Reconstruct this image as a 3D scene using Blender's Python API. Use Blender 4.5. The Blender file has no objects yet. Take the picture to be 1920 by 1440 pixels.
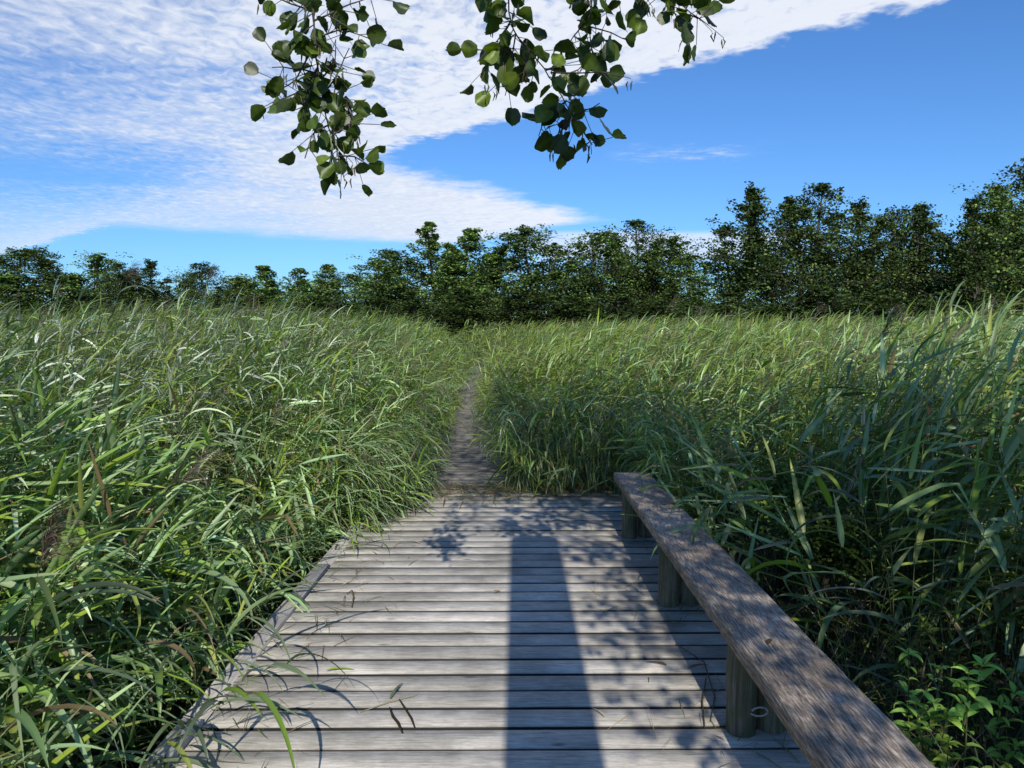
import bpy, math, random
import numpy as np
from mathutils import Vector, Matrix

R = np.random.default_rng(7)
random.seed(7)
PI = math.pi
S = bpy.context.scene
C = S.collection

F = 1380.0                      # focal length in pixels of the 1920 wide photo
VX, VY, CAMH = 975.0, 620.0, 1.6


def at(px, py, Y):
    """the point at depth Y seen at a pixel of the photo"""
    return Vector(((px - VX) / F * Y, Y, CAMH + (VY - py) / F * Y))


# ---------------------------------------------------------------- tagging
def tag(o, label=None, cat=None, group=None, kind=None):
    if label: o['label'] = label
    if cat: o['category'] = cat
    if group: o['group'] = group
    if kind: o['kind'] = kind
    return o


def empty(name, loc=(0, 0, 0), rz=0.0):
    o = bpy.data.objects.new(name, None)
    o.empty_display_size = .2
    o.location = loc
    o.rotation_euler = (0, 0, rz)
    C.objects.link(o)
    return o


def npmesh(name, V, Q, col=None, smooth=False, mats=(), T=None):
    V = np.asarray(V, dtype=np.float32).reshape(-1, 3)
    Q = np.asarray(Q, dtype=np.int32).reshape(-1, 4)
    me = bpy.data.meshes.new(name)
    nq = len(Q)
    me.vertices.add(len(V)); me.vertices.foreach_set('co', V.ravel())
    me.loops.add(nq * 4); me.loops.foreach_set('vertex_index', Q.ravel())
    me.polygons.add(nq)
    me.polygons.foreach_set('loop_start', np.arange(nq, dtype=np.int32) * 4)
    me.polygons.foreach_set('loop_total', np.full(nq, 4, dtype=np.int32))
    if smooth:
        me.polygons.foreach_set('use_smooth', np.ones(nq, dtype=bool))
    if col is not None:
        a = me.color_attributes.new('Col', 'FLOAT_COLOR', 'POINT')
        c4 = np.ones((len(V), 4), dtype=np.float32)
        c4[:, :3] = np.asarray(col).reshape(-1, 3)
        a.data.foreach_set('color', c4.ravel())
    for m in mats: me.materials.append(m)
    me.update()
    me.validate()
    return me


def nobj(name, V, Q, col=None, smooth=False, mat=None, parent=None):
    me = npmesh(name, V, Q, col, smooth, (mat,) if mat else ())
    o = bpy.data.objects.new(name, me)
    C.objects.link(o)
    if parent: o.parent = parent
    return o


class Soup:
    def __init__(s): s.V = []; s.Q = []; s.K = []; s.n = 0
    def add(s, V, Q, col=None):
        V = np.asarray(V, dtype=float).reshape(-1, 3)
        s.V.append(V); s.Q.append(np.asarray(Q).reshape(-1, 4) + s.n); s.n += len(V)
        if col is None: col = (.5, .5, .5)
        s.K.append(np.broadcast_to(np.asarray(col, dtype=float), (len(V), 3)) if np.ndim(col) == 1 else np.asarray(col).reshape(-1, 3))
    def obj(s, name, mat, parent=None, smooth=False):
        return nobj(name, np.concatenate(s.V), np.concatenate(s.Q), np.concatenate(s.K), smooth, mat, parent)


# ---------------------------------------------------------------- node materials
def newmat(name):
    m = bpy.data.materials.new(name); m.use_nodes = True
    nt = m.node_tree; nt.nodes.clear()
    out = nt.nodes.new('ShaderNodeOutputMaterial')
    return m, nt, out


def N(nt, t, **kw):
    n = nt.nodes.new(t)
    for k, v in kw.items():
        if k.startswith('i_'):
            n.inputs[k[2:].replace('_', ' ')].default_value = v
        else:
            setattr(n, k, v)
    return n


def foliage_mat(name, rough=.45, trans=.25, spec=.4, tcol=(1.1, 1.35, .45), noise_scale=0.0, gain=1.0):
    m, nt, out = newmat(name)
    at_ = N(nt, 'ShaderNodeVertexColor', layer_name='Col')
    col = at_.outputs['Color']
    if noise_scale:
        tc = N(nt, 'ShaderNodeTexCoord')
        no = N(nt, 'ShaderNodeTexNoise'); no.inputs['Scale'].default_value = noise_scale
        no.inputs['Detail'].default_value = 3
        nt.links.new(tc.outputs['Object'], no.inputs['Vector'])
        mr = N(nt, 'ShaderNodeMapRange'); mr.inputs['From Min'].default_value = .3; mr.inputs['From Max'].default_value = .7
        mr.inputs['To Min'].default_value = .7 * gain; mr.inputs['To Max'].default_value = 1.3 * gain
        nt.links.new(no.outputs['Fac'], mr.inputs['Value'])
        vm = N(nt, 'ShaderNodeVectorMath', operation='SCALE')
        nt.links.new(col, vm.inputs[0]); nt.links.new(mr.outputs[0], vm.inputs['Scale'])
        col = vm.outputs[0]
    p = N(nt, 'ShaderNodeBsdfPrincipled')
    nt.links.new(col, p.inputs['Base Color'])
    p.inputs['Roughness'].default_value = rough
    p.inputs['Specular IOR Level'].default_value = spec
    tr = N(nt, 'ShaderNodeBsdfTranslucent')
    mul = N(nt, 'ShaderNodeVectorMath', operation='MULTIPLY'); mul.inputs[1].default_value = tcol
    nt.links.new(col, mul.inputs[0]); nt.links.new(mul.outputs[0], tr.inputs['Color'])
    mx = N(nt, 'ShaderNodeMixShader'); mx.inputs[0].default_value = trans
    nt.links.new(p.outputs[0], mx.inputs[1]); nt.links.new(tr.outputs[0], mx.inputs[2])
    nt.links.new(mx.outputs[0], out.inputs['Surface'])
    return m


def wood_mat(name, c0, c1, c2, grain=(2.0, 45.0, 45.0), rough=.8, bump=.25, dark=(.05, .05, .05), green=None, crack=.5, bright=1.0, sides=False, dist=.6, stain=0.0):
    """weathered timber: fine grain stretched along the board, blotches, knots, thin dark cracks"""
    m, nt, out = newmat(name)
    tc = N(nt, 'ShaderNodeTexCoord')
    at_ = N(nt, 'ShaderNodeVertexColor', layer_name='Col')
    # each board offsets the texture by its own colour value
    off = N(nt, 'ShaderNodeVectorMath', operation='SCALE'); off.inputs['Scale'].default_value = 37.0
    nt.links.new(at_.outputs['Color'], off.inputs[0])
    add = N(nt, 'ShaderNodeVectorMath', operation='ADD')
    nt.links.new(tc.outputs['Object'], add.inputs[0]); nt.links.new(off.outputs[0], add.inputs[1])
    mp = N(nt, 'ShaderNodeMapping'); mp.inputs['Scale'].default_value = grain
    nt.links.new(add.outputs[0], mp.inputs['Vector'])
    g = N(nt, 'ShaderNodeTexNoise'); g.inputs['Scale'].default_value = 1.6; g.inputs['Detail'].default_value = 8; g.inputs['Roughness'].default_value = .65; g.inputs['Distortion'].default_value = dist
    nt.links.new(mp.outputs[0], g.inputs['Vector'])
    b = N(nt, 'ShaderNodeTexNoise'); b.inputs['Scale'].default_value = 3.2; b.inputs['Detail'].default_value = 5
    nt.links.new(add.outputs[0], b.inputs['Vector'])
    r = N(nt, 'ShaderNodeValToRGB')
    e = r.color_ramp.elements
    e[0].position = .36; e[0].color = (*c0, 1); e[1].position = .64; e[1].color = (*c2, 1)
    k = e.new(.5); k.color = (*c1, 1)
    nt.links.new(g.outputs['Fac'], r.inputs['Fac'])
    mb = N(nt, 'ShaderNodeMapRange'); mb.inputs['From Min'].default_value = .3; mb.inputs['From Max'].default_value = .7
    mb.inputs['To Min'].default_value = .72; mb.inputs['To Max'].default_value = 1.2
    nt.links.new(b.outputs['Fac'], mb.inputs['Value'])
    # per board tone
    sx = N(nt, 'ShaderNodeSeparateColor'); nt.links.new(at_.outputs['Color'], sx.inputs[0])
    mt = N(nt, 'ShaderNodeMapRange'); mt.inputs['To Min'].default_value = .8 * bright; mt.inputs['To Max'].default_value = 1.18 * bright
    nt.links.new(sx.outputs[0], mt.inputs['Value'])
    mm = N(nt, 'ShaderNodeMath', operation='MULTIPLY'); nt.links.new(mb.outputs[0], mm.inputs[0]); nt.links.new(mt.outputs[0], mm.inputs[1])
    sc = N(nt, 'ShaderNodeVectorMath', operation='SCALE')
    nt.links.new(r.outputs['Color'], sc.inputs[0]); nt.links.new(mm.outputs[0], sc.inputs['Scale'])
    # knots / stains
    kn = N(nt, 'ShaderNodeTexVoronoi'); kn.inputs['Scale'].default_value = 1.0
    mk = N(nt, 'ShaderNodeMapping'); mk.inputs['Scale'].default_value = (2.1 if grain[0] < grain[1] else 5, 5 if grain[0] < grain[1] else 2.1, 5)
    nt.links.new(add.outputs[0], mk.inputs['Vector']); nt.links.new(mk.outputs[0], kn.inputs['Vector'])
    kr = N(nt, 'ShaderNodeMapRange'); kr.inputs['From Min'].default_value = .03; kr.inputs['From Max'].default_value = .09
    kr.inputs['To Min'].default_value = .75; kr.inputs['To Max'].default_value = 0
    nt.links.new(kn.outputs['Distance'], kr.inputs['Value'])
    # cracks
    cr = N(nt, 'ShaderNodeTexNoise'); cr.inputs['Scale'].default_value = 1.0; cr.inputs['Detail'].default_value = 4; cr.inputs['Roughness'].default_value = .7
    mc = N(nt, 'ShaderNodeMapping'); mc.inputs['Scale'].default_value = tuple(v * 2.3 if v > 10 else v * .9 for v in grain)
    nt.links.new(add.outputs[0], mc.inputs['Vector']); nt.links.new(mc.outputs[0], cr.inputs['Vector'])
    cm = N(nt, 'ShaderNodeMapRange'); cm.inputs['From Min'].default_value = .36; cm.inputs['From Max'].default_value = .30
    cm.inputs['To Min'].default_value = 0; cm.inputs['To Max'].default_value = crack
    nt.links.new(cr.outputs['Fac'], cm.inputs['Value'])
    mxk = N(nt, 'ShaderNodeMath', operation='MAXIMUM'); nt.links.new(kr.outputs[0], mxk.inputs[0]); nt.links.new(cm.outputs[0], mxk.inputs[1])
    mix = N(nt, 'ShaderNodeMix', data_type='RGBA'); mix.inputs[7].default_value = (*dark, 1)
    nt.links.new(mxk.outputs[0], mix.inputs[0]); nt.links.new(sc.outputs[0], mix.inputs[6])
    colr = mix.outputs[2]
    if green:
        gn = N(nt, 'ShaderNodeTexNoise'); gn.inputs['Scale'].default_value = 9; gn.inputs['Detail'].default_value = 6
        nt.links.new(tc.outputs['Object'], gn.inputs['Vector'])
        gm = N(nt, 'ShaderNodeMapRange'); gm.inputs['From Min'].default_value = .42; gm.inputs['From Max'].default_value = .62; gm.inputs['To Max'].default_value = green[3]
        nt.links.new(gn.outputs['Fac'], gm.inputs['Value'])
        m2 = N(nt, 'ShaderNodeMix', data_type='RGBA'); m2.inputs[7].default_value = (*green[:3], 1)
        nt.links.new(gm.outputs[0], m2.inputs[0]); nt.links.new(colr, m2.inputs[6]); colr = m2.outputs[2]
    if stain:      # soft dirty patches and pale speckle
        sn_ = N(nt, 'ShaderNodeTexNoise'); sn_.inputs['Scale'].default_value = 1.7; sn_.inputs['Detail'].default_value = 9; sn_.inputs['Roughness'].default_value = .68
        nt.links.new(tc.outputs['Object'], sn_.inputs['Vector'])
        sm_ = N(nt, 'ShaderNodeMapRange'); sm_.inputs['From Min'].default_value = .36; sm_.inputs['From Max'].default_value = .62
        sm_.inputs['To Min'].default_value = .66; sm_.inputs['To Max'].default_value = 1.08
        nt.links.new(sn_.outputs['Fac'], sm_.inputs['Value'])
        f_ = N(nt, 'ShaderNodeTexNoise'); f_.inputs['Scale'].default_value = 38; f_.inputs['Detail'].default_value = 5; f_.inputs['Roughness'].default_value = .7
        mf_ = N(nt, 'ShaderNodeMapping'); mf_.inputs['Scale'].default_value = (.45, 1.6, 1)
        nt.links.new(add.outputs[0], mf_.inputs['Vector']); nt.links.new(mf_.outputs[0], f_.inputs['Vector'])
        fm_ = N(nt, 'ShaderNodeMapRange'); fm_.inputs['From Min'].default_value = .3; fm_.inputs['From Max'].default_value = .7
        fm_.inputs['To Min'].default_value = .78; fm_.inputs['To Max'].default_value = 1.18
        nt.links.new(f_.outputs['Fac'], fm_.inputs['Value'])
        mu_ = N(nt, 'ShaderNodeMath', operation='MULTIPLY'); nt.links.new(sm_.outputs[0], mu_.inputs[0]); nt.links.new(fm_.outputs[0], mu_.inputs[1])
        vs_ = N(nt, 'ShaderNodeVectorMath', operation='SCALE'); nt.links.new(colr, vs_.inputs[0]); nt.links.new(mu_.outputs[0], vs_.inputs['Scale']); colr = vs_.outputs[0]
    if sides:      # sawn edges between the boards go near black
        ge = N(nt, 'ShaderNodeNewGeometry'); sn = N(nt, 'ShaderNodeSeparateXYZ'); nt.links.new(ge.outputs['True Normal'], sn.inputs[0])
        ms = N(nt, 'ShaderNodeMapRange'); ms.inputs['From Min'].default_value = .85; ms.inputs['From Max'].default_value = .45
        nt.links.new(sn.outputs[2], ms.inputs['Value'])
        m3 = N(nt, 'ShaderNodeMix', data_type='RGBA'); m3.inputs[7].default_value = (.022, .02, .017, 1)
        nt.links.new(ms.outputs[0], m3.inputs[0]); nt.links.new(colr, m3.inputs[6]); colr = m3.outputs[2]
    p = N(nt, 'ShaderNodeBsdfPrincipled'); p.inputs['Roughness'].default_value = rough; p.inputs['Specular IOR Level'].default_value = .3
    nt.links.new(colr, p.inputs['Base Color'])
    bs = N(nt, 'ShaderNodeMath', operation='SUBTRACT'); nt.links.new(g.outputs['Fac'], bs.inputs[0]); nt.links.new(mxk.outputs[0], bs.inputs[1])
    bp = N(nt, 'ShaderNodeBump'); bp.inputs['Strength'].default_value = bump; bp.inputs['Distance'].default_value = .004
    nt.links.new(bs.outputs[0], bp.inputs['Height']); nt.links.new(bp.outputs[0], p.inputs['Normal'])
    nt.links.new(p.outputs[0], out.inputs['Surface'])
    return m


M_REED = foliage_mat('reed_leaf', rough=.42, trans=.27, spec=.5)
M_TREE = foliage_mat('tree_leaf', rough=.6, trans=.2, spec=.2)
M_ALDER = foliage_mat('alder_leaf', rough=.42, trans=.28, spec=.4, tcol=(1.3, 1.5, .35), noise_scale=18)
M_HERB = foliage_mat('herb_leaf', rough=.5, trans=.25, spec=.3)
M_DRY = foliage_mat('dry_leaf', rough=.8, trans=.1, spec=.15, tcol=(1, .95, .8))
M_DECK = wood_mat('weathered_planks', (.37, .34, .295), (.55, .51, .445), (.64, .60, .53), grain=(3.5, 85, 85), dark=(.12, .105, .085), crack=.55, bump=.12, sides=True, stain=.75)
M_WALK_SHADED = wood_mat('walkway_planks_shaded', (.15, .138, .12), (.225, .21, .19), (.29, .27, .245), grain=(3.5, 85, 85), dark=(.08, .07, .06), bump=.12, sides=True, stain=.75)  # darker version of the deck wood, the path's shade put into its colour
M_EDGE = wood_mat('edge_timber', (.30, .28, .255), (.43, .40, .37), (.54, .51, .475), grain=(50, 2.0, 50), dark=(.08, .07, .06))
M_SEAT = wood_mat('seat_timber', (.105, .082, .060), (.28, .225, .175), (.56, .485, .405), grain=(95, 8.0, 95), dark=(.025, .02, .018), bump=.6, crack=.85, rough=.75, dist=.15, stain=1)
M_POST = wood_mat('post_timber', (.08, .07, .05), (.17, .145, .095), (.26, .225, .155), grain=(35, 35, 2.0), dark=(.02, .02, .015), green=(.075, .085, .035, .55), bump=.5, crack=.7)
M_JOIST = wood_mat('joist_timber', (.04, .035, .03), (.06, .052, .045), (.08, .07, .06), grain=(30, 2, 30))


def bark_mat():
    m, nt, out = newmat('bark')
    tc = N(nt, 'ShaderNodeTexCoord')
    n = N(nt, 'ShaderNodeTexNoise'); n.inputs['Scale'].default_value = 9; n.inputs['Detail'].default_value = 6
    nt.links.new(tc.outputs['Object'], n.inputs['Vector'])
    r = N(nt, 'ShaderNodeValToRGB'); e = r.color_ramp.elements
    e[0].position = .3; e[0].color = (.028, .022, .017, 1); e[1].position = .7; e[1].color = (.10, .085, .07, 1)
    nt.links.new(n.outputs['Fac'], r.inputs['Fac'])
    p = N(nt, 'ShaderNodeBsdfPrincipled'); p.inputs['Roughness'].default_value = .9
    nt.links.new(r.outputs[0], p.inputs['Base Color'])
    b = N(nt, 'ShaderNodeBump'); b.inputs['Strength'].default_value = .5; b.inputs['Distance'].default_value = .01
    nt.links.new(n.outputs['Fac'], b.inputs['Height']); nt.links.new(b.outputs[0], p.inputs['Normal'])
    nt.links.new(p.outputs[0], out.inputs['Surface'])
    return m


M_BARK = bark_mat()


def ground_mat():
    m, nt, out = newmat('marsh_ground')
    tc = N(nt, 'ShaderNodeTexCoord')
    n = N(nt, 'ShaderNodeTexNoise'); n.inputs['Scale'].default_value = 6; n.inputs['Detail'].default_value = 8
    nt.links.new(tc.outputs['Object'], n.inputs['Vector'])
    r = N(nt, 'ShaderNodeValToRGB'); e = r.color_ramp.elements
    e[0].position = .35; e[0].color = (.012, .011, .007, 1); e[1].position = .7; e[1].color = (.045, .05, .02, 1)
    nt.links.new(n.outputs['Fac'], r.inputs['Fac'])
    p = N(nt, 'ShaderNodeBsdfPrincipled'); p.inputs['Roughness'].default_value = .9
    nt.links.new(r.outputs[0], p.inputs['Base Color'])
    b = N(nt, 'ShaderNodeBump'); b.inputs['Strength'].default_value = .6; b.inputs['Distance'].default_value = .05
    nt.links.new(n.outputs['Fac'], b.inputs['Height']); nt.links.new(b.outputs[0], p.inputs['Normal'])
    nt.links.new(p.outputs[0], out.inputs['Surface'])
    return m


# ---------------------------------------------------------------- shape generators
def blades(B, az, el0, droop, L, W, col, seg=5, fold=.18, twist=None, across=3, tipcol=None, wind=None, bend=1.6, wprof=None, kink=None):
    """many strap leaves at once. B (n,3) bases; az azimuth; el0 start elevation; droop total fall of elevation"""
    n = len(B)
    s = np.linspace(0, 1, seg + 1)
    sm = (s[1:] + s[:-1]) / 2
    el = el0[:, None] - droop[:, None] * (sm[None, :] ** (bend - .6)) * 1.0
    if kink is not None:      # a share of the blades is snapped over part way
        el = el - kink[0][:, None] * np.clip((sm[None, :] - kink[1][:, None]) / .12, 0, 1)
    a = az[:, None] + (0 if wind is None else wind[:, None] * sm[None, :])
    d = np.stack([np.cos(el) * np.cos(a), np.cos(el) * np.sin(a), np.sin(el)], -1)
    P = np.zeros((n, seg + 1, 3))
    P[:, 0] = B
    P[:, 1:] = B[:, None] + np.cumsum(d * (L[:, None, None] / seg), axis=1)
    T = np.zeros_like(P); T[:, :-1] = d; T[:, -1] = d[:, -1]
    A = np.concatenate([a, a[:, -1:]], 1) if a.shape[1] == seg else np.repeat(az[:, None], seg + 1, 1)
    side = np.stack([-np.sin(A), np.cos(A), np.zeros_like(A)], -1)
    nor = np.cross(T, side)
    if twist is None: twist = np.zeros(n)
    tw = twist[:, None] * (.4 + .6 * s[None, :])
    ct, st = np.cos(tw)[..., None], np.sin(tw)[..., None]
    sd = side * ct + nor * st
    nn = -side * st + nor * ct
    if wprof is None:
        w = np.minimum(1, .35 + s * 3.2) * np.clip((1 - s), 0, 1) ** .62
        w[-1] = .03
    else:
        w = wprof(s)
    w = w[None, :, None] * W[:, None, None] * .5
    if across == 3:
        V = np.stack([P - sd * w + nn * w * fold * 2, P, P + sd * w + nn * w * fold * 2], 2)
    else:
        V = np.stack([P - sd * w, P + sd * w], 2)
    k = across
    V = V.reshape(-1, 3)
    base = (np.arange(n) * (seg + 1) * k)[:, None, None]
    i = np.arange(seg)[None, :, None] * k
    j = np.arange(k - 1)[None, None, :]
    q = base + i + j
    Q = np.stack([q, q + 1, q + 1 + k, q + k], -1).reshape(-1, 4)
    cc = np.repeat(col[:, None, :], seg + 1, 1)
    if tipcol is not None:
        f = (np.clip(s - .55, 0, 1) * 1.6)[None, :, None] * tipcol[:, None, 3:4]
        cc = cc * (1 - f) + tipcol[:, None, :3] * f
    cc = np.repeat(cc[:, :, None, :], k, 2)
    if k == 3:
        cc = cc.copy(); cc[:, :, 1] *= 1.22          # paler midrib
    return V, Q, cc.reshape(-1, 3)


def tube_path(P, rad, sides=6, cap=True):
    """tube along points P (m,3) with radii"""
    P = np.asarray(P, dtype=float); m = len(P)
    rad = np.broadcast_to(np.asarray(rad, dtype=float), (m,))
    T = np.gradient(P, axis=0); T /= np.linalg.norm(T, axis=1)[:, None] + 1e-9
    ref = np.where(np.abs(T[:, 2:3]) > .9, np.array([[1., 0, 0]]), np.array([[0, 0, 1.]]))
    ref = np.repeat(ref[:1], m, 0)
    X = np.cross(T, ref); X /= np.linalg.norm(X, axis=1)[:, None] + 1e-9
    Y = np.cross(T, X)
    th = np.linspace(0, 2 * PI, sides, endpoint=False)
    V = P[:, None] + rad[:, None, None] * (np.cos(th)[None, :, None] * X[:, None] + np.sin(th)[None, :, None] * Y[:, None])
    i = np.arange(m - 1)[:, None] * sides
    j = np.arange(sides)[None, :]; j2 = (j + 1) % sides
    Q = np.stack([i + j, i + j2, i + j2 + sides, i + j + sides], -1).reshape(-1, 4)
    return V.reshape(-1, 3), Q


def stems(B, H, lean_az, lean, r, col, seg=4, sides=3):
    """B (n,3), bent stems; returns geometry + function giving a point at t"""
    n = len(B)
    t = np.linspace(0, 1, seg + 1)
    d = np.stack([np.cos(lean_az), np.sin(lean_az), np.zeros(n)], -1)
    def pt(idx, tt):
        z = H[idx] * tt * (1 - .28 * (lean[idx] * tt) ** 2)
        return B[idx] + d[idx] * (H[idx] * lean[idx] * tt ** 2)[:, None] * .9 + np.stack([0 * z, 0 * z, z], -1)
    P = np.stack([pt(np.arange(n), np.full(n, x)) for x in t], 1)
    th = np.linspace(0, 2 * PI, sides, endpoint=False)
    ring = np.stack([np.cos(th), np.sin(th), 0 * th], -1)
    rr = r[:, None, None, None] * (1 - .6 * t)[None, :, None, None]
    V = (P[:, :, None] + ring[None, None] * rr).reshape(-1, 3)
    base = (np.arange(n) * (seg + 1) * sides)[:, None, None]
    i = np.arange(seg)[None, :, None] * sides
    j = np.arange(sides)[None, None, :]; j2 = (j + 1) % sides
    Q = np.stack([base + i + j, base + i + j2, base + i + j2 + sides, base + i + j + sides], -1).reshape(-1, 4)
    cc = np.repeat(col, (seg + 1) * sides, 0)
    return V, Q, cc, pt


def box(soup, x0, x1, y0, y1, z0, z1, col, bev=.004, skew=0.0, segx=1):
    """bevelled board; skew = dy/dx"""
    xs = [x0, x0 + bev, x1 - bev, x1]; ys = [y0, y0 + bev, y1 - bev, y1]
    pts = []
    def p(x, y, z): pts.append((x, y + skew * x, z)); return len(pts) - 1
    top = [p(x0 + bev, y0 + bev, z1), p(x1 - bev, y0 + bev, z1), p(x1 - bev, y1 - bev, z1), p(x0 + bev, y1 - bev, z1)]
    mid = [p(x0, y0, z1 - bev), p(x1, y0, z1 - bev), p(x1, y1, z1 - bev), p(x0, y1, z1 - bev)]
    bot = [p(x0, y0, z0), p(x1, y0, z0), p(x1, y1, z0), p(x0, y1, z0)]
    Q = [top]
    for k in range(4):
        l = (k + 1) % 4
        Q.append([mid[k], mid[l], top[l], top[k]]); Q.append([bot[k], bot[l], mid[l], mid[k]])
    Q.append(bot[::-1])
    soup.add(pts, Q, col)


# ---------------------------------------------------------------- ground, deck
me_s = Soup()
g = 3000
me_s.add([(-g, -g, 0), (g, -g, 0), (g, g, 0), (-g, g, 0)], [[0, 1, 2, 3]])
gr = me_s.obj('ground', ground_mat()); gr.location.z = -.30
tag(gr, kind='structure')

SK = .018
PITCH = .155
DX0, DX1 = -1.285, 1.13
deck = tag(empty('wooden_deck'), kind='structure')
s = Soup()
Y = -1.0
while Y < 7.45:
    wv = .1375 + random.uniform(-.005, .004)
    dz = random.uniform(-.0025, .0025)
    box(s, DX0 + random.uniform(-.006, .0), DX1 + random.uniform(-.01, .01), Y, Y + wv, -.03, dz, (random.random(), random.random(), random.random()), .003, SK + random.uniform(-.0008, .0008))
    Y += PITCH
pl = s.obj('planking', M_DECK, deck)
for x0, x1, lab in ((-1.385, -1.293, None), (1.14, 1.20, None)):
    s = Soup()
    yy = -1.0
    for ln in (3.9, 2.0, 2.65):
        box(s, x0 + random.uniform(-.004, .004), x1, yy, min(yy + ln - .012, 7.5), -.10, .022 if x0 < 0 else -.012, (random.random(), .4, .3), .006)
        yy += ln
    s.obj('edge_board', M_EDGE if x0 < 0 else M_SEAT, deck)
s = Soup()
for x in (-1.15, -.4, .35, 1.02):
    box(s, x - .04, x + .04, -1.0, 7.45, -.18, -.042, (.4, .4, .4), .004)
s.obj('joist', M_JOIST, deck)


def xc(y):
    return np.interp(y, [0, 6, 8, 12.3, 18.4, 27, 34, 80], [-.45, -.50, -.60, -.85, -1.05, -1.40, -2.6, -14.])


path = tag(empty('boardwalk_path'), kind='structure')
s = Soup()
Y = 7.53
while Y < 34:
    x = xc(Y)
    box(s, x - .66, x + .64, Y - .012 * x, Y - .012 * x + .137, -.03, random.uniform(-.003, .003), (random.random(), random.random(), random.random()), .005, .012)
    Y += PITCH
s.obj('planking', M_WALK_SHADED, path)
s = Soup()
for sx in (-.45, .45):
    P = [(xc(7.6) + sx, 7.6, -.09), (xc(34) + sx, 34, -.09)]
    V = []
    for (x, y, z) in P: V += [(x - .04, y, z - .06), (x + .04, y, z - .06), (x + .04, y, z + .05), (x - .04, y, z + .05)]
    s.add(V, [[0, 1, 5, 4], [1, 2, 6, 5], [2, 3, 7, 6], [3, 0, 4, 7], [3, 2, 1, 0], [4, 5, 6, 7]])
s.obj('joist', M_JOIST, path)

# ---------------------------------------------------------------- bench
bench = tag(empty('bench', (.942, 3.6, 0), .0137), 'long low backless bench, one thick weathered grey brown plank on round posts', 'bench')
s = Soup()
nx, ny = 5, 90
y0, y1 = 1.0 - 3.6, 5.94 - 3.6
ztop, th = .45, .065
xs = np.array([-.146, -.140, -.05, .05, .134, .140])
V = []
rng = np.random.default_rng(3)
ys = np.linspace(y0, y1, ny + 1)
edgeL = np.cumsum(rng.normal(0, .0006, ny + 1)); edgeR = np.cumsum(rng.normal(0, .0009, ny + 1))
edgeL -= np.linspace(0, edgeL[-1], ny + 1); edgeR -= np.linspace(0, edgeR[-1], ny + 1)
for iy, yv in enumerate(ys):
    for ix, xv in enumerate(xs):
        e = edgeL[iy] if ix < 2 else (edgeR[iy] if ix > 3 else 0)
        zz = ztop - (.006 if ix in (0, 5) else 0) + rng.normal(0, .0005)
        V.append((xv + e, yv, zz))
    V.append((xs[-1] + edgeR[iy], yv, ztop - th)); V.append((xs[0] + edgeL[iy], yv, ztop - th))
Q = []
kk = len(xs) + 2
for iy in range(ny):
    for ix in range(kk):
        a = iy * kk + ix; b = iy * kk + (ix + 1) % kk
        Q.append([a, b, b + kk, a + kk])
o = 0
Q.append([0, 7, 6, 5]); Q.append([0, 5, 4, 1]); Q.append([1, 4, 3, 2])
e = ny * kk
Q.append([e + 5, e + 6, e + 7, e]); Q.append([e + 1, e + 4, e + 5, e]); Q.append([e + 2, e + 3, e + 4, e + 1])
s.add(V, Q, (.6, .5, .4))
s.obj('seat', M_SEAT, bench)
for yy in (1.38, 2.86, 4.22, 5.62):
    for xx in (.845, .975):
        zt = ztop - th
        P = [(xx - .91 + random.uniform(-.002, .002), yy + (0.03 if xx > .9 else 0) - 3.6, z) for z in np.linspace(-.2, zt, 8)]
        V, Q = tube_path(P, [.060 + random.uniform(-.0015, .0015) for _ in P], 18)
        s = Soup(); s.add(V, Q, (random.random(), .5, .5))
        s.obj('post', M_POST, bench, smooth=True)

# ---------------------------------------------------------------- reeds
GREENS = np.array([[.095, .145, .050], [.125, .175, .080], [.090, .135, .062], [.160, .205, .100], [.050, .085, .030], [.075, .125, .026]])
YEL = np.array([[.27, .36, .05], [.20, .32, .04], [.32, .37, .09]])
DRY = np.array([[.30, .24, .14], [.22, .16, .09]])


def leaf_cols(n, yel=.10, dry=.03, gain=1.0, blue=0.0):
    c = GREENS[R.integers(0, len(GREENS), n)] * R.uniform(.45, 1.35, (n, 1)) * gain
    bl = blue * R.uniform(.3, 1, n)
    c[:, 2] *= 1 + bl; c[:, 0] *= 1 + bl * .25
    u = R.random(n)
    y = u < yel
    c[y] = YEL[R.integers(0, 3, y.sum())] * R.uniform(.6, 1.05, (y.sum(), 1))
    d = u > 1 - dry
    c[d] = DRY[R.integers(0, 2, d.sum())] * R.uniform(.6, 1.1, (d.sum(), 1))
    return c


def smooth(x):
    x = np.clip(x, 0, 1); return x * x * (3 - 2 * x)


def patch(x, y, f, ph):
    return (np.sin(x * f + ph) * np.cos(y * f * .8 + ph * 2.3) + np.sin((x + y) * f * .57 + ph * 3.1)) * .5


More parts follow.
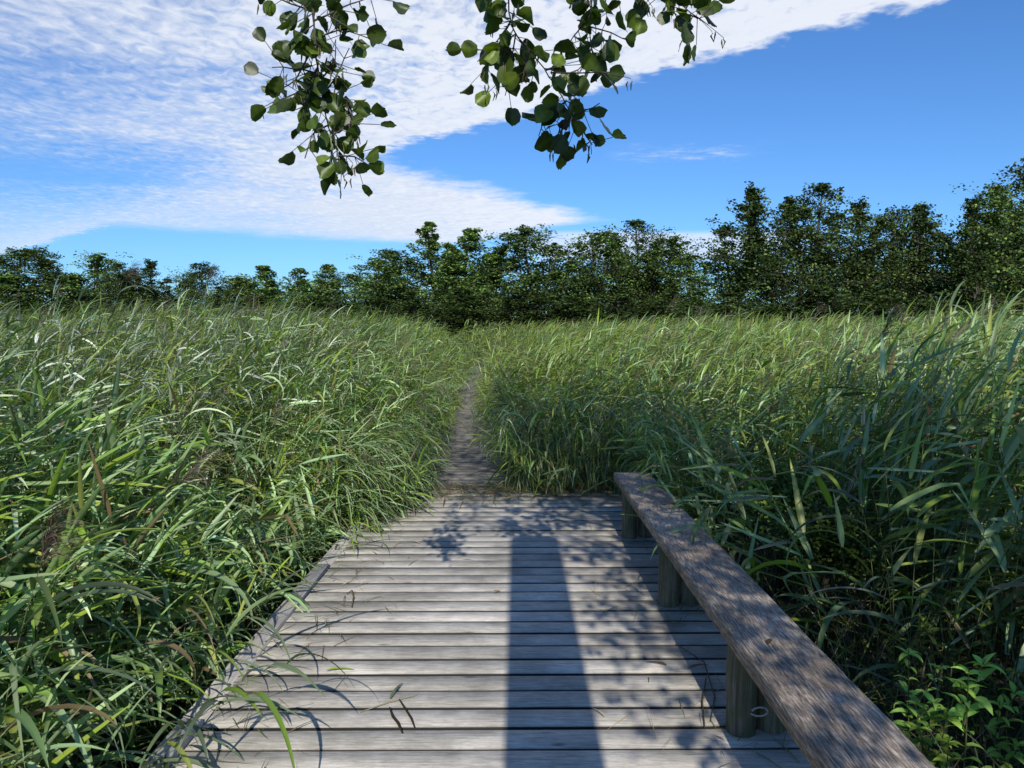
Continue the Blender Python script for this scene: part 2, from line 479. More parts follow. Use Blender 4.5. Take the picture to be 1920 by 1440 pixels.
def reed_geo(soup, B, H, lean_az, lean, wind_az, nleaf, seg, across, sides, lw, ll, yel, dry, gain, blue, plume, pstr, tstart=.22, sseg=4, hangf=None):
    n = len(B)
    if n == 0: return
    sc = np.tile(np.array([[.13, .15, .06]]), (n, 1)) * R.uniform(.6, 1.3, (n, 1))
    V, Q, K, pt = stems(B, H, lean_az, lean, np.full(n, lw * .11) * R.uniform(.8, 1.3, n), sc, sseg, sides)
    soup.add(V, Q, K)
    idx = np.repeat(np.arange(n), nleaf)
    k = np.tile(np.arange(nleaf), n)
    t = tstart + (1 - tstart) * (k + R.uniform(0, .8, len(k))) / nleaf
    t = np.clip(t, 0, .995)
    base = pt(idx, t)
    m = len(idx)
    # alternate sides of the stem, swung round by the wind
    plane = R.uniform(0, 2 * PI, n)[idx] + (k % 2) * PI + R.normal(0, .25, m)
    wx = np.cos(plane) * .75 + np.cos(wind_az[idx]) * 1.0; wy = np.sin(plane) * .75 + np.sin(wind_az[idx]) * 1.0
    az = np.arctan2(wy, wx) + R.normal(0, .18, m)
    el = np.radians(R.uniform(-15, 68, m)) + (t - .6) * .3
    dr = np.radians(R.uniform(-5, 48, m)) + (R.random(m) < .15) * R.uniform(.3, 1.0, m)
    hang = R.random(m) < (.30 if hangf is None else hangf[idx])
    el = np.where(hang, np.abs(el) * .7 + .15, el); dr = np.where(hang, R.uniform(1.2, 2.4, m), dr)
    dr = np.where(hang, dr, dr * (.35 if seg == 7 else .75))
    kk_ = ((R.random(m) < .15) * R.uniform(.5, 1.7, m), R.uniform(.3, .75, m))
    L = R.uniform(.65, 1.15, m) * ll * (.7 + .45 * np.sin(np.clip(t, 0, 1) * PI * .9))
    W = R.uniform(.7, 1.25, m) * lw * (1.12 if seg == 7 else 1)
    col = leaf_cols(m, yel, dry, gain, blue[idx] if np.ndim(blue) else blue)
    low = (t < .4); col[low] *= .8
    tip = np.zeros((m, 4)); tip[:, :3] = DRY[0]; tip[:, 3] = (R.random(m) < .18) * R.uniform(.2, .8, m)
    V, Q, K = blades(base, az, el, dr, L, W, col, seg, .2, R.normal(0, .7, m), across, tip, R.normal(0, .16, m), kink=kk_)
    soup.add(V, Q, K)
    # top leaf: stiff spike
    ii = np.arange(n)
    V, Q, K = blades(pt(ii, np.full(n, .99)), wind_az + R.normal(0, .5, n), np.radians(R.uniform(35, 80, n)), np.radians(R.uniform(20, 90, n)), R.uniform(.6, 1.0, n) * ll, np.full(n, lw * .7), leaf_cols(n, yel, 0, gain, blue), seg, .2, R.normal(0, .5, n), across)
    soup.add(V, Q, K)
    pm = np.where(R.random(n) < plume)[0]
    if len(pm):
        plumes(soup, pt(pm, np.full(len(pm), .99)), wind_az[pm], pstr, lw, R.uniform(.16, .30, len(pm)))


def plumes(soup, B, az, nst, lw, size):
    n = len(B)
    idx = np.repeat(np.arange(n), nst)
    m = len(idx)
    u = R.uniform(0, 1, m)
    el = np.radians(R.uniform(50, 78, n))[idx]
    ax = np.stack([np.cos(el) * np.cos(az[idx]), np.cos(el) * np.sin(az[idx]), np.sin(el)], -1)
    base = B[idx] + ax * (u * size[idx] * .8)[:, None]
    a = az[idx] + R.normal(0, .55, m)
    e = el - R.uniform(-.3, .7, m)
    L = size[idx] * (.5 + .3 * (1 - u)) * R.uniform(.5, 1.1, m)
    c = np.array([[.15, .105, .075], [.10, .065, .055], [.22, .175, .13]])[R.integers(0, 3, m)] * R.uniform(.7, 1.2, (m, 1))
    V, Q, K = blades(base, a, e, np.radians(R.uniform(40, 110, m)), L, np.full(m, max(.004, lw * .16)), c, 3, .0, R.normal(0, 1, m), 2)
    soup.add(V, Q, K)


def scatter(x0, x1, y0, y1, dens):
    n = R.poisson((x1 - x0) * (y1 - y0) * dens)
    return R.uniform(x0, x1, n), R.uniform(y0, y1, n)


def left_d(x, y):
    edge = np.where(y < 6.6, -1.43, np.minimum(xc(y) - .66, -1.2 - (y - 6.6) * 0))
    edge = np.where(y < 6.0, -1.57, xc(y) - .60)
    return edge - x


def right_d(x, y):
    a = x - 1.32
    b = np.minimum(x - (xc(y) + np.interp(y, [8, 13], [.54, .43])), y - 7.42)
    return np.maximum(a, b)


def bed(side, name, label, cat):
    soup = Soup()
    bands = [(-.6, 5.5, 72, 10, 7, 3, 3, 4), (5.5, 10, 84, 12, 6, 3, 3, 4), (10, 17, 56, 10, 4, 2, 3, 3), (17, 28, 26, 8, 3, 2, 3, 2), (28, 45, 8, 7, 2, 2, 3, 2), (45, 78, 3.2, 7, 2, 2, 3, 2)]
    for (a, b, dens, nl, seg, ac, sd, sseg) in bands:
        xm = .80 * b + 2.4
        x, y = scatter(-xm if side < 0 else -4.5, 4.5 if side > 0 and False else (xm if side > 0 else 0), a, b, dens)
        d = left_d(x, y) if side < 0 else right_d(x, y)
        keep = (d > 0) & (np.abs(x) < .80 * np.maximum(y, 0) + 2.4)
        if side > 0: keep &= (x > xc(y))
        # a little clumping
        keep &= R.random(len(x)) < .62 + .38 * patch(x, y, 2.3, side * 1.7)
        if side > 0: keep &= ~((x < 1.95) & (y < 5.6) & ((R.random(len(x)) < .62) | (y < 3.3)))
        x, y, d = x[keep], y[keep], d[keep]
        n = len(x)
        if side < 0:
            sc = np.where(y < 7, 1.25, .75)
            Ht = .28 + (1.80 - .28) * (1 - np.exp(-d / sc))
            Ht = np.where(y < 3.2, Ht * (.72 + .28 * smooth((y - 1.4) / 1.8)), Ht)
        else:
            Ht = .62 + (1.62 - .62) * (1 - np.exp(-d / .75))
            Ht = np.where(y < 3.4, Ht * (.72 + .28 * smooth((y - 1.6) / 1.8)), Ht)
        Ht = Ht + .15 * patch(x, y, .9, 2.0 + side) + .09 * patch(x, y, 2.7, .5) + np.clip(y - 14, 0, 60) * .0105
        H = (Ht + .30) * R.uniform(.80, 1.08, n)
        tall = R.random(n) < .03
        H[tall] *= 1.1
        # wind to the right, beds spill over the walkway
        waz = R.normal(0.0 if side > 0 else -.15, .48, n)
        lam = R.uniform(.12, .42, n)
        near = np.exp(-d / .5)
        if side < 0:
            laz = R.normal(-.2, .6, n)
            lam = lam + near * np.where(y < 5.8, .10, .24)
            waz = np.where((near > .45) & (y < 6) & (R.random(n) < .65), R.choice([-1.4, 1.4, 3.0], n), waz * (1 - .4 * near) + near * -.35)
        else:
            front = (y > 7.3) & (x < 1.9) & (y < 9.0)
            tow = np.where(front, -PI * .55, PI)
            laz = np.where(near > .35, tow + R.normal(0, .5, n), R.normal(0, .8, n))
            waz = np.where(near > .45, tow + R.normal(0, .8, n), waz)
            lam = lam + near * np.where(front, .62, .12)
        far = (a + b) / 2
        lw = .036 if b < 6 else (.026 if b < 11 else .026 + (far - 13) * .0010)
        ll = (.42 if b < 6 else .35) if b < 11 else .40 + (far - 13) * .004
        # colour: left glaucous and pale, far right tops yellow green
        if side < 0:
            yel, blue, gain = (.18, .2, 2.75) if b < 6 else ((.30, .1, 2.9) if b < 11 else ((.46, .0, 2.8) if b < 17 else (.55, .0, 2.7)))
        else:
            yel, blue, gain = (.24, .1, 2.3) if b < 6 else ((.38, .05, 2.7) if b < 11 else ((.55, .0, 2.7) if b < 17 else (.75, .0, 2.8)))
        if side < 0 and b < 28: blue = .15 + .95 * smooth((d - .5) / 2.0)      # glaucous away from the walkway
        B = np.stack([x, y, np.full(n, -.30)], -1)
        ts = .2 if b < 17 else .5
        reed_geo(soup, B, H, laz, lam, waz, nl, seg, ac, sd, lw, ll, yel, .05, gain, blue, .03 if b < 6 else (.08 if b < 10 else (.22 if b < 28 else .45)), 26 if b < 11 else (10 if b < 28 else 5), ts, sseg, np.clip((.05 if b < 6 else .20) + .5 * near, 0, .85))
    # short dead blades and grasses at the foot of the bed, by the walkway
    x, y = scatter(-8 if side < 0 else -1.5, 0 if side < 0 else 7, 0, 12, 60)
    d = left_d(x, y) if side < 0 else right_d(x, y)
    k = (d > -.03) & (d < .9); x, y = x[k], y[k]; n = len(x)
    for q in range(3):
        B = np.stack([x + R.normal(0, .02, n), y + R.normal(0, .02, n), np.full(n, -.3)], -1)
        V, Q, K = blades(B, R.uniform(0, 2 * PI, n), np.radians(R.uniform(50, 88, n)), np.radians(R.uniform(20, 130, n)), R.uniform(.3, .75, n), R.uniform(.005, .013, n), leaf_cols(n, .15, .3, .8), 4, .1, R.normal(0, .6, n), 2)
        soup.add(V, Q, K)
    # long blades arching out of the bed and down over the boards
    def spill(n, x, y, az, sp, L0, L1, w0, w1, z1=.62):
        B = np.stack([x, y, R.uniform(-.1, z1, n)], -1)
        V, Q, K = blades(B, az + R.normal(0, sp, n), np.radians(R.uniform(5, 60, n)), np.radians(R.uniform(75, 140, n)), R.uniform(L0, L1, n), R.uniform(w0, w1, n), leaf_cols(n, .22, .12, 1.9 if side < 0 else 1.15, .1), 7, .15, R.normal(0, .6, n), 3)  # right side blades coloured darker, standing in for crown shade
        V[:, 2] = np.maximum(V[:, 2], np.where(V[:, 1] < 34, .006, -.3))
        soup.add(V, Q, K)
    if side > 0:
        n = 1100; x = R.uniform(-.15, 1.9, n); spill(n, x, 7.45 + np.abs(R.normal(0, .16, n)), -PI * .53, .5, .35, .75, .009, .022, .8)
        n = 500; y = R.uniform(7.6, 13, n); spill(n, xc(y) + .56 + np.abs(R.normal(0, .12, n)), y, PI * .98, .55, .2, .48, .009, .02, .7)
    else:
        n = 650; y = R.uniform(5.7, 7.6, n); x = -1.42 + (y - 5.7) * .16 - np.abs(R.normal(0, .12, n)); spill(n, x, y, -.35, .45, .3, .75, .010, .022, .7)
        n = 900; y = R.uniform(7.5, 13, n); spill(n, xc(y) - .62 - np.abs(R.normal(0, .12, n)), y, -.3, .5, .2, .55, .009, .02, .8)
        n = 260; y = R.uniform(1.5, 5.7, n); spill(n, -1.54 - np.abs(R.normal(0, .08, n)), y, -.4, .7, .2, .5, .010, .02, .35)
    o = soup.obj(name, M_REED)
    tag(o, label, cat, kind='stuff')
    return o


bed(-1, 'reed_bed', 'dense pale green reed bed covering the marsh left of the boardwalk', 'reeds')
bed(1, 'reed_bed', 'dense dark green reed bed covering the marsh right of the boardwalk', 'reeds')


# individual reeds that stand out in front of the beds
def reed_plant(px, py_top, Yd, xb, lean_az, nleaf, label, plume=False, lw=.03, ll=.5, yel=.2, waz=None, blue=.5, gain=1.1):
    top = at(px, py_top, Yd)
    base = Vector((xb, Yd, -.30)) if xb is not None else Vector((top.x, Yd, -.30))
    root = tag(empty('reed_stalk', base), label, 'reed', 'single reeds standing out from the reed beds')
    h = max(.5, top.z + .30)
    dx = top.x - base.x
    lean = abs(dx) / h
    la = lean_az if lean < .05 else (0 if dx > 0 else PI)
    B = np.zeros((1, 3)); H = np.array([h * (1 + .25 * lean ** 2)]); n = 1
    sc = np.array([[.14, .16, .06]])
    V, Q, K, pt = stems(B, H, np.array([float(la)]), np.array([lean]), np.array([.0035]), sc, 8, 6)
    s = Soup(); s.add(V, Q, K); s.obj('stem', M_REED, root, smooth=True)
    m = nleaf
    t = .25 + .74 * (np.arange(m) + R.uniform(0, .5, m)) / m
    idx = np.zeros(m, dtype=int)
    w = (la if waz is None else waz)
    pl0 = R.uniform(0, PI)
    plane = pl0 + (np.arange(m) % 2) * PI
    az = np.arctan2(np.sin(plane) * .6 + math.sin(w), np.cos(plane) * .6 + math.cos(w)) + R.normal(0, .2, m)
    V, Q, K = blades(pt(idx, t), az, np.radians(R.uniform(20, 60, m)), np.radians(R.uniform(50, 115, m)), R.uniform(.75, 1.15, m) * ll, R.uniform(.8, 1.2, m) * lw, leaf_cols(m, yel, 0, gain, blue), 10, .22, R.normal(0, .5, m), 3, None, R.normal(0, .25, m))
    s = Soup(); s.add(V, Q, K); s.obj('leaves', M_REED, root, smooth=True)
    if plume:
        s = Soup(); plumes(s, pt(np.zeros(1, dtype=int), np.array([.99])), np.array([float(w)]), 110, .022, np.array([.26])); s.obj('plume', M_DRY, root)
    return root


reed_plant(560, 1225, 2.75, -1.45, 0, 8, 'reed bending far over the left edge board with drooping striped leaves on the planks', lw=.030, ll=.44, waz=-.5)
reed_plant(480, 1290, 2.55, -1.47, 0, 8, 'low reed leaning across the nearest visible bit of the left edge board', lw=.03, ll=.42, waz=-.9)
reed_plant(520, 1110, 3.1, -1.50, 0, 7, 'reed with long dark leaves crossing the left edge board at mid length', lw=.026, ll=.42, waz=-.2)
reed_plant(700, 985, 5.2, -1.46, 0, 8, 'reed with yellowing leaves hanging over the deck where the edge board disappears', lw=.022, ll=.34, yel=.6, waz=-.4)
reed_plant(150, 985, 2.6, -1.9, 0, 8, 'big leaved reed close to the lower left corner with broad grey green blades', lw=.034, ll=.55, waz=.2, blue=.9)
reed_plant(60, 1080, 2.3, -1.75, PI, 8, 'reed at the far left with a pale feathery plume near the left frame edge', plume=True, lw=.032, ll=.5, waz=-.3, blue=.9)
reed_plant(330, 905, 3.6, -2.4, 0, 8, 'reed carrying a brown plume in the middle of the near left reed bed', plume=True, lw=.026, ll=.42, waz=.1, blue=.9)
reed_plant(240, 525, 7.0, -4.2, 0, 9, 'tall reed with a thin plume rising before the dark trees above the left bed', plume=True, lw=.026, ll=.45, waz=0, blue=.6)
reed_plant(165, 538, 6.2, -4.1, 0, 10, 'tall reed with many long flat leaves above the left bed by the dark trees', lw=.028, ll=.52, waz=.1, blue=.9)
reed_plant(395, 532, 8.5, -3.9, 0, 9, 'slim reed with a brown plume poking over the far row of trees on the left', plume=True, lw=.024, ll=.4, waz=0)
reed_plant(1610, 560, 6.5, 2.8, 0, 8, 'pale stiff reed stalk rising above the right bed before the dark trees', lw=.02, ll=.4, waz=0)
reed_plant(1650, 640, 4.8, 2.1, 0, 8, 'reed with a drooping tan plume above the right bed', plume=True, lw=.028, ll=.42, yel=.5, waz=.1)
reed_plant(1740, 715, 3.6, 1.95, 0, 9, 'reed with long yellow green blades streaming toward the right frame edge', lw=.034, ll=.5, yel=.9, waz=.1)
reed_plant(1870, 690, 3.5, 2.1, 0, 9, 'bright yellow green reed at the right frame edge above its dark neighbours', lw=.034, ll=.5, yel=.9, waz=.2)
reed_plant(1600, 880, 3.7, 1.85, PI, 8, 'reed with pale bent blades hanging down behind the middle of the bench', lw=.034, ll=.5, yel=.15, waz=PI * .8, blue=1.0)
reed_plant(1660, 1060, 3.2, 1.8, PI, 6, 'reed with drooping grey green blades beside the near part of the bench', lw=.03, ll=.42, yel=.2, waz=PI, blue=.8)


# ---------------------------------------------------------------- trees
def frames(n, up=.35):
    """random leaf orientations (n,3,3): columns length, width, normal"""
    nv = R.normal(0, 1, (n, 3)); nv[:, 2] = np.abs(nv[:, 2]) + up; nv /= np.linalg.norm(nv, axis=1)[:, None]
    a = R.normal(0, 1, (n, 3)); l = np.cross(nv, a); l /= np.linalg.norm(l, axis=1)[:, None] + 1e-9
    w = np.cross(nv, l)
    return l, w, nv


def leaf_cards(P, size, col, up=.35):
    n = len(P)
    l, w, nv = frames(n, up)
    sz = size[:, None]
    a = P - l * sz * .5
    V = np.stack([a, a + l * sz * .45 + w * sz * .42 + nv * sz * .08, a + l * sz * 1.0, a + l * sz * .45 - w * sz * .42 + nv * sz * .08], 1).reshape(-1, 3)
    Q = np.arange(n * 4).reshape(-1, 4)
    return V, Q, np.repeat(col, 4, 0)


TREEG = np.array([[.045, .080, .022], [.060, .100, .026], [.085, .130, .032], [.034, .060, .020], [.115, .160, .040]])


def make_tree_mesh(kind, seed, H=10.0, Rad=2.7, leafsize=.16, nlimb=44, nsub=7, nleaf=26, tone=1.0, clear=.08, spread=.24):
    global R
    keep = R; R = np.random.default_rng(seed); rs = random.Random(seed)
    wood = Soup(); fol = Soup()
    lead = [rs.uniform(-.5, .5) for _ in range(4)]
    def trunk(t): return np.array([lead[0] * t + .25 * math.sin(t * 5 + seed), lead[1] * t + .2 * math.sin(t * 4 + seed * 2), H * t])
    P = [trunk(t) for t in np.linspace(0, .97, 12)]
    V, Q = tube_path(P, [.16 * (1 - t) ** .8 + .012 for t in np.linspace(0, .97, 12)], 7); wood.add(V, Q)
    tw = []
    # a few secondary leaders make the uneven, many-peaked top
    leaders = [(trunk, 0.0, 1.0, 1.0)]
    for q in range(rs.randint(2, 4)):
        a = rs.uniform(0, 2 * PI); t0 = rs.uniform(.12, .4); out = Rad * rs.uniform(.35, .75); hh = rs.uniform(.68, .92)
        b0 = trunk(t0)
        def lf(t, a=a, b0=b0, out=out, hh=hh, t0=t0):
            u = t
            return b0 + np.array([math.cos(a) * out * u ** .7, math.sin(a) * out * u ** .7, (hh - t0) * H * u])
        P = [lf(t) for t in np.linspace(0, 1, 8)]
        V, Q = tube_path(P, np.linspace(.09, .014, 8), 6); wood.add(V, Q)
        leaders.append((lf, .1, hh, .62))
    for li, (fn, ts, te, rf) in enumerate(leaders):
        nl = nlimb if li == 0 else int(nlimb * .45)
        for k in range(nl):
            t = clear + (1 - clear) * ((k + rs.random()) / nl) if li == 0 else ts + (1 - ts) * ((k + rs.random()) / nl)
            base = fn(min(t, .97))
            if kind == 'cone': pr = (1 - t) ** .85 * 1.3 + .05
            elif kind == 'round': pr = math.sin(min(1, t * .82 + .2) * PI) ** .7 + .06
            else: pr = (math.sin(min(1.0, t * .70 + .28) * PI) ** .75) * 1.05 + .05
            ln = Rad * pr * rf * rs.choice([.45, .7, .9, 1.0, 1.15, 1.35])
            a = rs.uniform(0, 2 * PI); up = rs.uniform(.15, .8) + (t > .75) * .6
            d = np.array([math.cos(a), math.sin(a), up]); d /= np.linalg.norm(d)
            tip = base + d * ln + np.array([0, 0, -.08 * ln])
            mid = base + d * ln * .5 + np.array([0, 0, .04 * ln])
            V, Q = tube_path([base, mid, tip], [.035 * (1 - t * .6) + .008, .02, .008], 4); wood.add(V, Q)
            for j in range(nsub):
                f = .3 + .7 * (j + rs.random()) / nsub
                c = base + (tip - base) * f + np.array([rs.gauss(0, 1), rs.gauss(0, 1), rs.gauss(0, .8)]) * (.09 + .15 * ln)
                tw.append((c, ln))
                if rs.random() < .35:
                    V, Q = tube_path([base + (tip - base) * f * .9, c], [.01, .005], 3); wood.add(V, Q)
    cs = np.array([c for c, _ in tw]); lns = np.array([l for _, l in tw])
    n = len(cs)
    cnt = nleaf
    idx = np.repeat(np.arange(n), cnt)
    sp = spread * (R.uniform(.6, 1.3, n))[idx]
    spt = np.clip(lns[idx] * .7, .45, 1.3)
    off = np.clip(R.normal(0, 1, (len(idx), 3)), -1.5, 1.5) * (sp * spt)[:, None] * np.array([1, 1, .62])
    P = cs[idx] + off
    P[:, 2] = np.maximum(P[:, 2], .2)
    ctone = (R.uniform(.4, 1.6, n) * np.where(R.random(n) < .15, 1.5, 1))[idx]
    col = TREEG[R.integers(0, len(TREEG), len(idx))] * (ctone * R.uniform(.8, 1.2, len(idx)) * tone)[:, None]
    V, Q, K = leaf_cards(P, R.uniform(.7, 1.3, len(idx)) * leafsize, col, .5)
    fol.add(V, Q, K)
    R = keep
    tm = npmesh('trunk', np.concatenate(wood.V), np.concatenate(wood.Q), None, True, (M_BARK,))
    cm = npmesh('crown', np.concatenate(fol.V), np.concatenate(fol.Q), np.concatenate(fol.K), False, (M_TREE,))
    return tm, cm


VAR = {
    'cone': [make_tree_mesh('cone', 11, tone=1.9, clear=.04), make_tree_mesh('cone', 12, tone=1.6, clear=.04)],
    'oval': [make_tree_mesh('oval', 21, clear=.10, nleaf=22, tone=1.6), make_tree_mesh('oval', 22, clear=.10, nleaf=22, tone=1.25)],
    'airy': [make_tree_mesh('oval', 31, clear=.14, nlimb=46, nsub=7, nleaf=20, tone=.85, spread=.26, leafsize=.14), make_tree_mesh('round', 33, clear=.12, nlimb=46, nsub=7, nleaf=20, tone=.85, spread=.26, leafsize=.14), make_tree_mesh('cone', 35, clear=.12, nlimb=46, nsub=7, nleaf=20, tone=.85, spread=.26, leafsize=.14)],
    'bush': [make_tree_mesh('round', 41, nlimb=30, nleaf=22, tone=.8, clear=.0), make_tree_mesh('round', 42, nlimb=30, nleaf=22, tone=1.0, clear=.0)],
}
cnt = {}


def plant_tree(px, topy, hw, D, kind, label, cat='tree', name=None, group=None, k=None):
    v = VAR[kind]; i = cnt.get(kind, 0); cnt[kind] = i + 1
    tm, cm = v[(i if k is None else k) % len(v)]
    p = at(px, topy, D)
    root = empty(name or 'alder_tree', (p.x, D, -.30), (i * 2.399) % (2 * PI))
    h = p.z + .30
    sz = h / 10.3; sx = (hw / F * D) / 2.5 * 1.5
    root.scale = (sx, sx, sz)
    tag(root, label, cat, group)
    for nm, me in (('trunk', tm), ('crown', cm)):
        o = bpy.data.objects.new(nm, me); C.objects.link(o); o.parent = root
    return root


G1 = 'low trees far off behind the left reeds'
far_l = [(-60, 470, 70, 'oval', 'far dark tree cut by the left frame edge'),
 (30, 462, 52, 'oval', 'dark rounded tree, the first fully seen from the left frame edge'),
 (98, 468, 46, 'airy', 'second dark tree from the left frame edge with a knobbly top'),
 (170, 474, 46, 'oval', 'third dark tree from the left, broad and flat topped'),
 (228, 490, 36, 'airy', 'small dark tree at the right end of the leftmost dark group'),
 (286, 486, 42, 'airy', 'lone forked dark tree right of the gap of sky on the left'),
 (345, 508, 34, 'oval', 'low dark tree half hidden by tall reed plumes'),
 (388, 494, 38, 'airy', 'small pointed dark tree behind the reed tops left of the low bushes'),
 (440, 518, 36, 'oval', 'low green tree left of the broad conical one'),
 (497, 494, 50, 'cone', 'broad conical green tree in the middle of the distant left row'),
 (568, 500, 36, 'cone', 'narrow conical tree, left one of a close pointed pair'),
 (610, 492, 38, 'cone', 'narrow conical tree, right one of a close pointed pair'),
 (662, 516, 44, 'oval', 'low rounded green tree just before the tall central group')]
for i, (px, ty, hw, kd, lb) in enumerate(far_l):
    plant_tree(px, ty, hw, 84 + (i * 37 % 7), kd, lb, group=G1)
G2 = 'trees across the middle beyond the reeds'
mid = [(722, 486, 50, 'oval', 'bushy tree at the left foot of the tall central pair'),
 (765, 470, 48, 'oval', 'green tree with a side spur left of the slender pointed top'),
 (815, 412, 54, 'cone', 'tall tree with a slender pointed top just left of the centre'),
 (880, 426, 62, 'cone', 'broad sunlit conical tree right above the left side of the path'),
 (940, 486, 40, 'oval', 'low tree filling the notch above the end of the path'),
 (1000, 422, 62, 'oval', 'full rounded pale green tree directly right of the path end'),
 (1060, 490, 40, 'oval', 'dark low tree right of the full rounded pale one'),
 (1100, 432, 48, 'oval', 'dark round headed tree in the middle group'),
 (1148, 470, 42, 'oval', 'dark shorter tree left of the thin leaning top'),
 (1188, 410, 46, 'airy', 'tree with a thin leaning top standing over the middle group'),
 (1238, 448, 48, 'oval', 'dark rounded tree right of the thin leaning top'),
 (1292, 478, 44, 'oval', 'small yellowish green tree before the tall right group')]
for i, (px, ty, hw, kd, lb) in enumerate(mid):
    plant_tree(px, ty, hw, 58 + (i * 41 % 7) * .8, kd, lb, group=G2)
G3 = 'tall airy trees beyond the right reeds'
right = [(1388, 350, 66, 'airy', 'tall airy tree at the left end of the high right group'),
 (1448, 400, 46, 'airy', 'slighter airy tree behind the first tall one of the right group'),
 (1520, 343, 64, 'airy', 'tallest airy tree in the middle of the high right group'),
 (1592, 375, 56, 'airy', 'airy tree just right of the tallest in the right group'),
 (1648, 392, 46, 'airy', 'thin airy tree with bright sky gaps in its crown'),
 (1702, 380, 56, 'airy', 'airy tree at the right end of the group beside the dip of sky'),
 (1758, 440, 42, 'oval', 'short dark tree in the dip between the two right groups'),
 (1812, 368, 56, 'airy', 'dark tree at the left shoulder of the rightmost group'),
 (1868, 350, 56, 'oval', 'dark dense tree before the tallest at the right frame edge'),
 (1922, 300, 66, 'airy', 'highest tree, cut by the right frame edge'),
 (2010, 310, 80, 'airy', 'outermost dark tree past the right frame edge')]
for i, (px, ty, hw, kd, lb) in enumerate(right):
    plant_tree(px, ty, hw, 42 + (i * 29 % 7) * .7, kd, lb, group=G3)
G4 = 'dark bushes at the foot of the trees'
for i, px in enumerate(range(-80, 2080, 58)):
    D = 80 if px < 690 else (54 if px < 1330 else 39.5)
    ty = 552 + (i * 53 % 5) * 5 if px < 690 else (532 + (i * 53 % 7) * 7)
    plant_tree(px + (i * 31 % 17), ty, 52, D + (i * 17 % 5) * .5, 'bush', 'dark green bush filling the foot of the tree line behind the reeds', 'bush', 'bush', G4)

# ---------------------------------------------------------------- the alder the picture is taken under
SUN_EL, SUN_AZ = math.radians(33), math.radians(.3)


def alder_leaves(P, L, dirs, nors, cols):
    """obovate pleated leaves, grid 6 x 5"""
    n = len(P)
    us = np.linspace(0, 1, 7); vs = np.linspace(-1, 1, 5)
    prof = np.array([.05, .46, .74, .92, .98, .80, .22])
    lv = dirs / np.linalg.norm(dirs, axis=1)[:, None]
    wv = np.cross(nors, lv); wv /= np.linalg.norm(wv, axis=1)[:, None] + 1e-9
    nv = np.cross(lv, wv)
    cup = R.uniform(.05, .85, n) * R.choice([1, 1, -1], n); curl = R.uniform(-.5, .3, n)
    G = np.zeros((n, 7, 5, 3))
    for i, u in enumerate(us):
        for j, v in enumerate(vs):
            w = prof[i] * v * .46
            notch = -.05 if (i == 6 and j == 2) else 0
            uu = u + notch - .09 * abs(v) * (u > .1) + (.03 * math.sin(v * 9 + i)) + (R.normal(0, .022, n) if abs(v) == 1 or i == 6 else 0)
            z = np.abs(w) * cup + curl * (u * u) * .5 + (.018 * (-1) ** i) * (abs(v) > .2)
            G[:, i, j] = P + lv * (np.asarray(uu) * L).reshape(-1, 1) + wv * (w * L)[:, None] + nv * (z * L)[:, None]
    V = G.reshape(-1, 3)
    b = (np.arange(n) * 35)[:, None, None]; i = np.arange(6)[None, :, None] * 5; j = np.arange(4)[None, None, :]
    q = b + i + j
    Q = np.stack([q, q + 1, q + 6, q + 5], -1).reshape(-1, 4)
    K = np.repeat(cols[:, None, :], 35, 1).copy()
    K = K.reshape(n, 7, 5, 3); K[:, :, 2] *= 1.5; K[:, ::2] *= .85
    return V, Q, K.reshape(-1, 3)


alder = tag(empty('alder_tree', (2.6, -3.6, -.30)), 'alder tree whose leafy branches hang into the top of the picture', 'tree')
AO = np.array([2.6, -3.6, -.30])
ALG = np.array([[.048, .082, .012], [.060, .098, .014], [.030, .052, .011], [.105, .155, .018]])
bs = Soup()
tp = [AO + np.array(v) for v in ((0, 0, 0), (.05, .1, 1.5), (-.05, .3, 3.0), (-.1, .5, 4.6), (-.2, .6, 6.4), (-.1, .5, 8.2))]
V, Q = tube_path(np.array(tp) - AO, [.17, .15, .13, .10, .06, .02], 10); bs.add(V, Q)
rs = random.Random(5)
crownP = []


def limb(a, b, r0, r1, sag=.0, nsub=8, spread=.4, bush=34, store=True):
    a = np.array(a); b = np.array(b)
    P = [a + (b - a) * t + np.array([0, 0, 1]) * sag * math.sin(t * PI) + np.array([rs.gauss(0, .03), rs.gauss(0, .03), 0]) for t in np.linspace(0, 1, 7)]
    V, Q = tube_path(np.array(P) - AO, np.linspace(r0, r1, 7), 6); bs.add(V, Q)
    if store:
        for k in range(nsub):
            t = .25 + .75 * (k + rs.random()) / nsub
            p = a + (b - a) * t
            c = p + np.array([rs.gauss(0, spread), rs.gauss(0, spread), rs.gauss(0, spread * .8)])
            V, Q = tube_path(np.array([p, (p + c) / 2 + np.array([0, 0, .05]), c]) - AO, [.008, .005, .003], 4); bs.add(V, Q)
            crownP.append(c)


# limbs of the crown: they stand over and behind the camera on its right
for k in range(38):
    t = rs.uniform(.28, .98); zb = 8.2 * t
    base = AO + np.array([-.08, .45, zb])
    a = rs.uniform(0, 2 * PI); ln = rs.uniform(1.0, 2.3)
    tip = base + np.array([math.cos(a) * ln, math.sin(a) * ln, rs.uniform(.1, 1.0)])
    # the shade must leave the left of the deck in the sun
    tip[0] = max(tip[0], .50)
    limb(base, tip, .035, .008, .15, 9, .34)
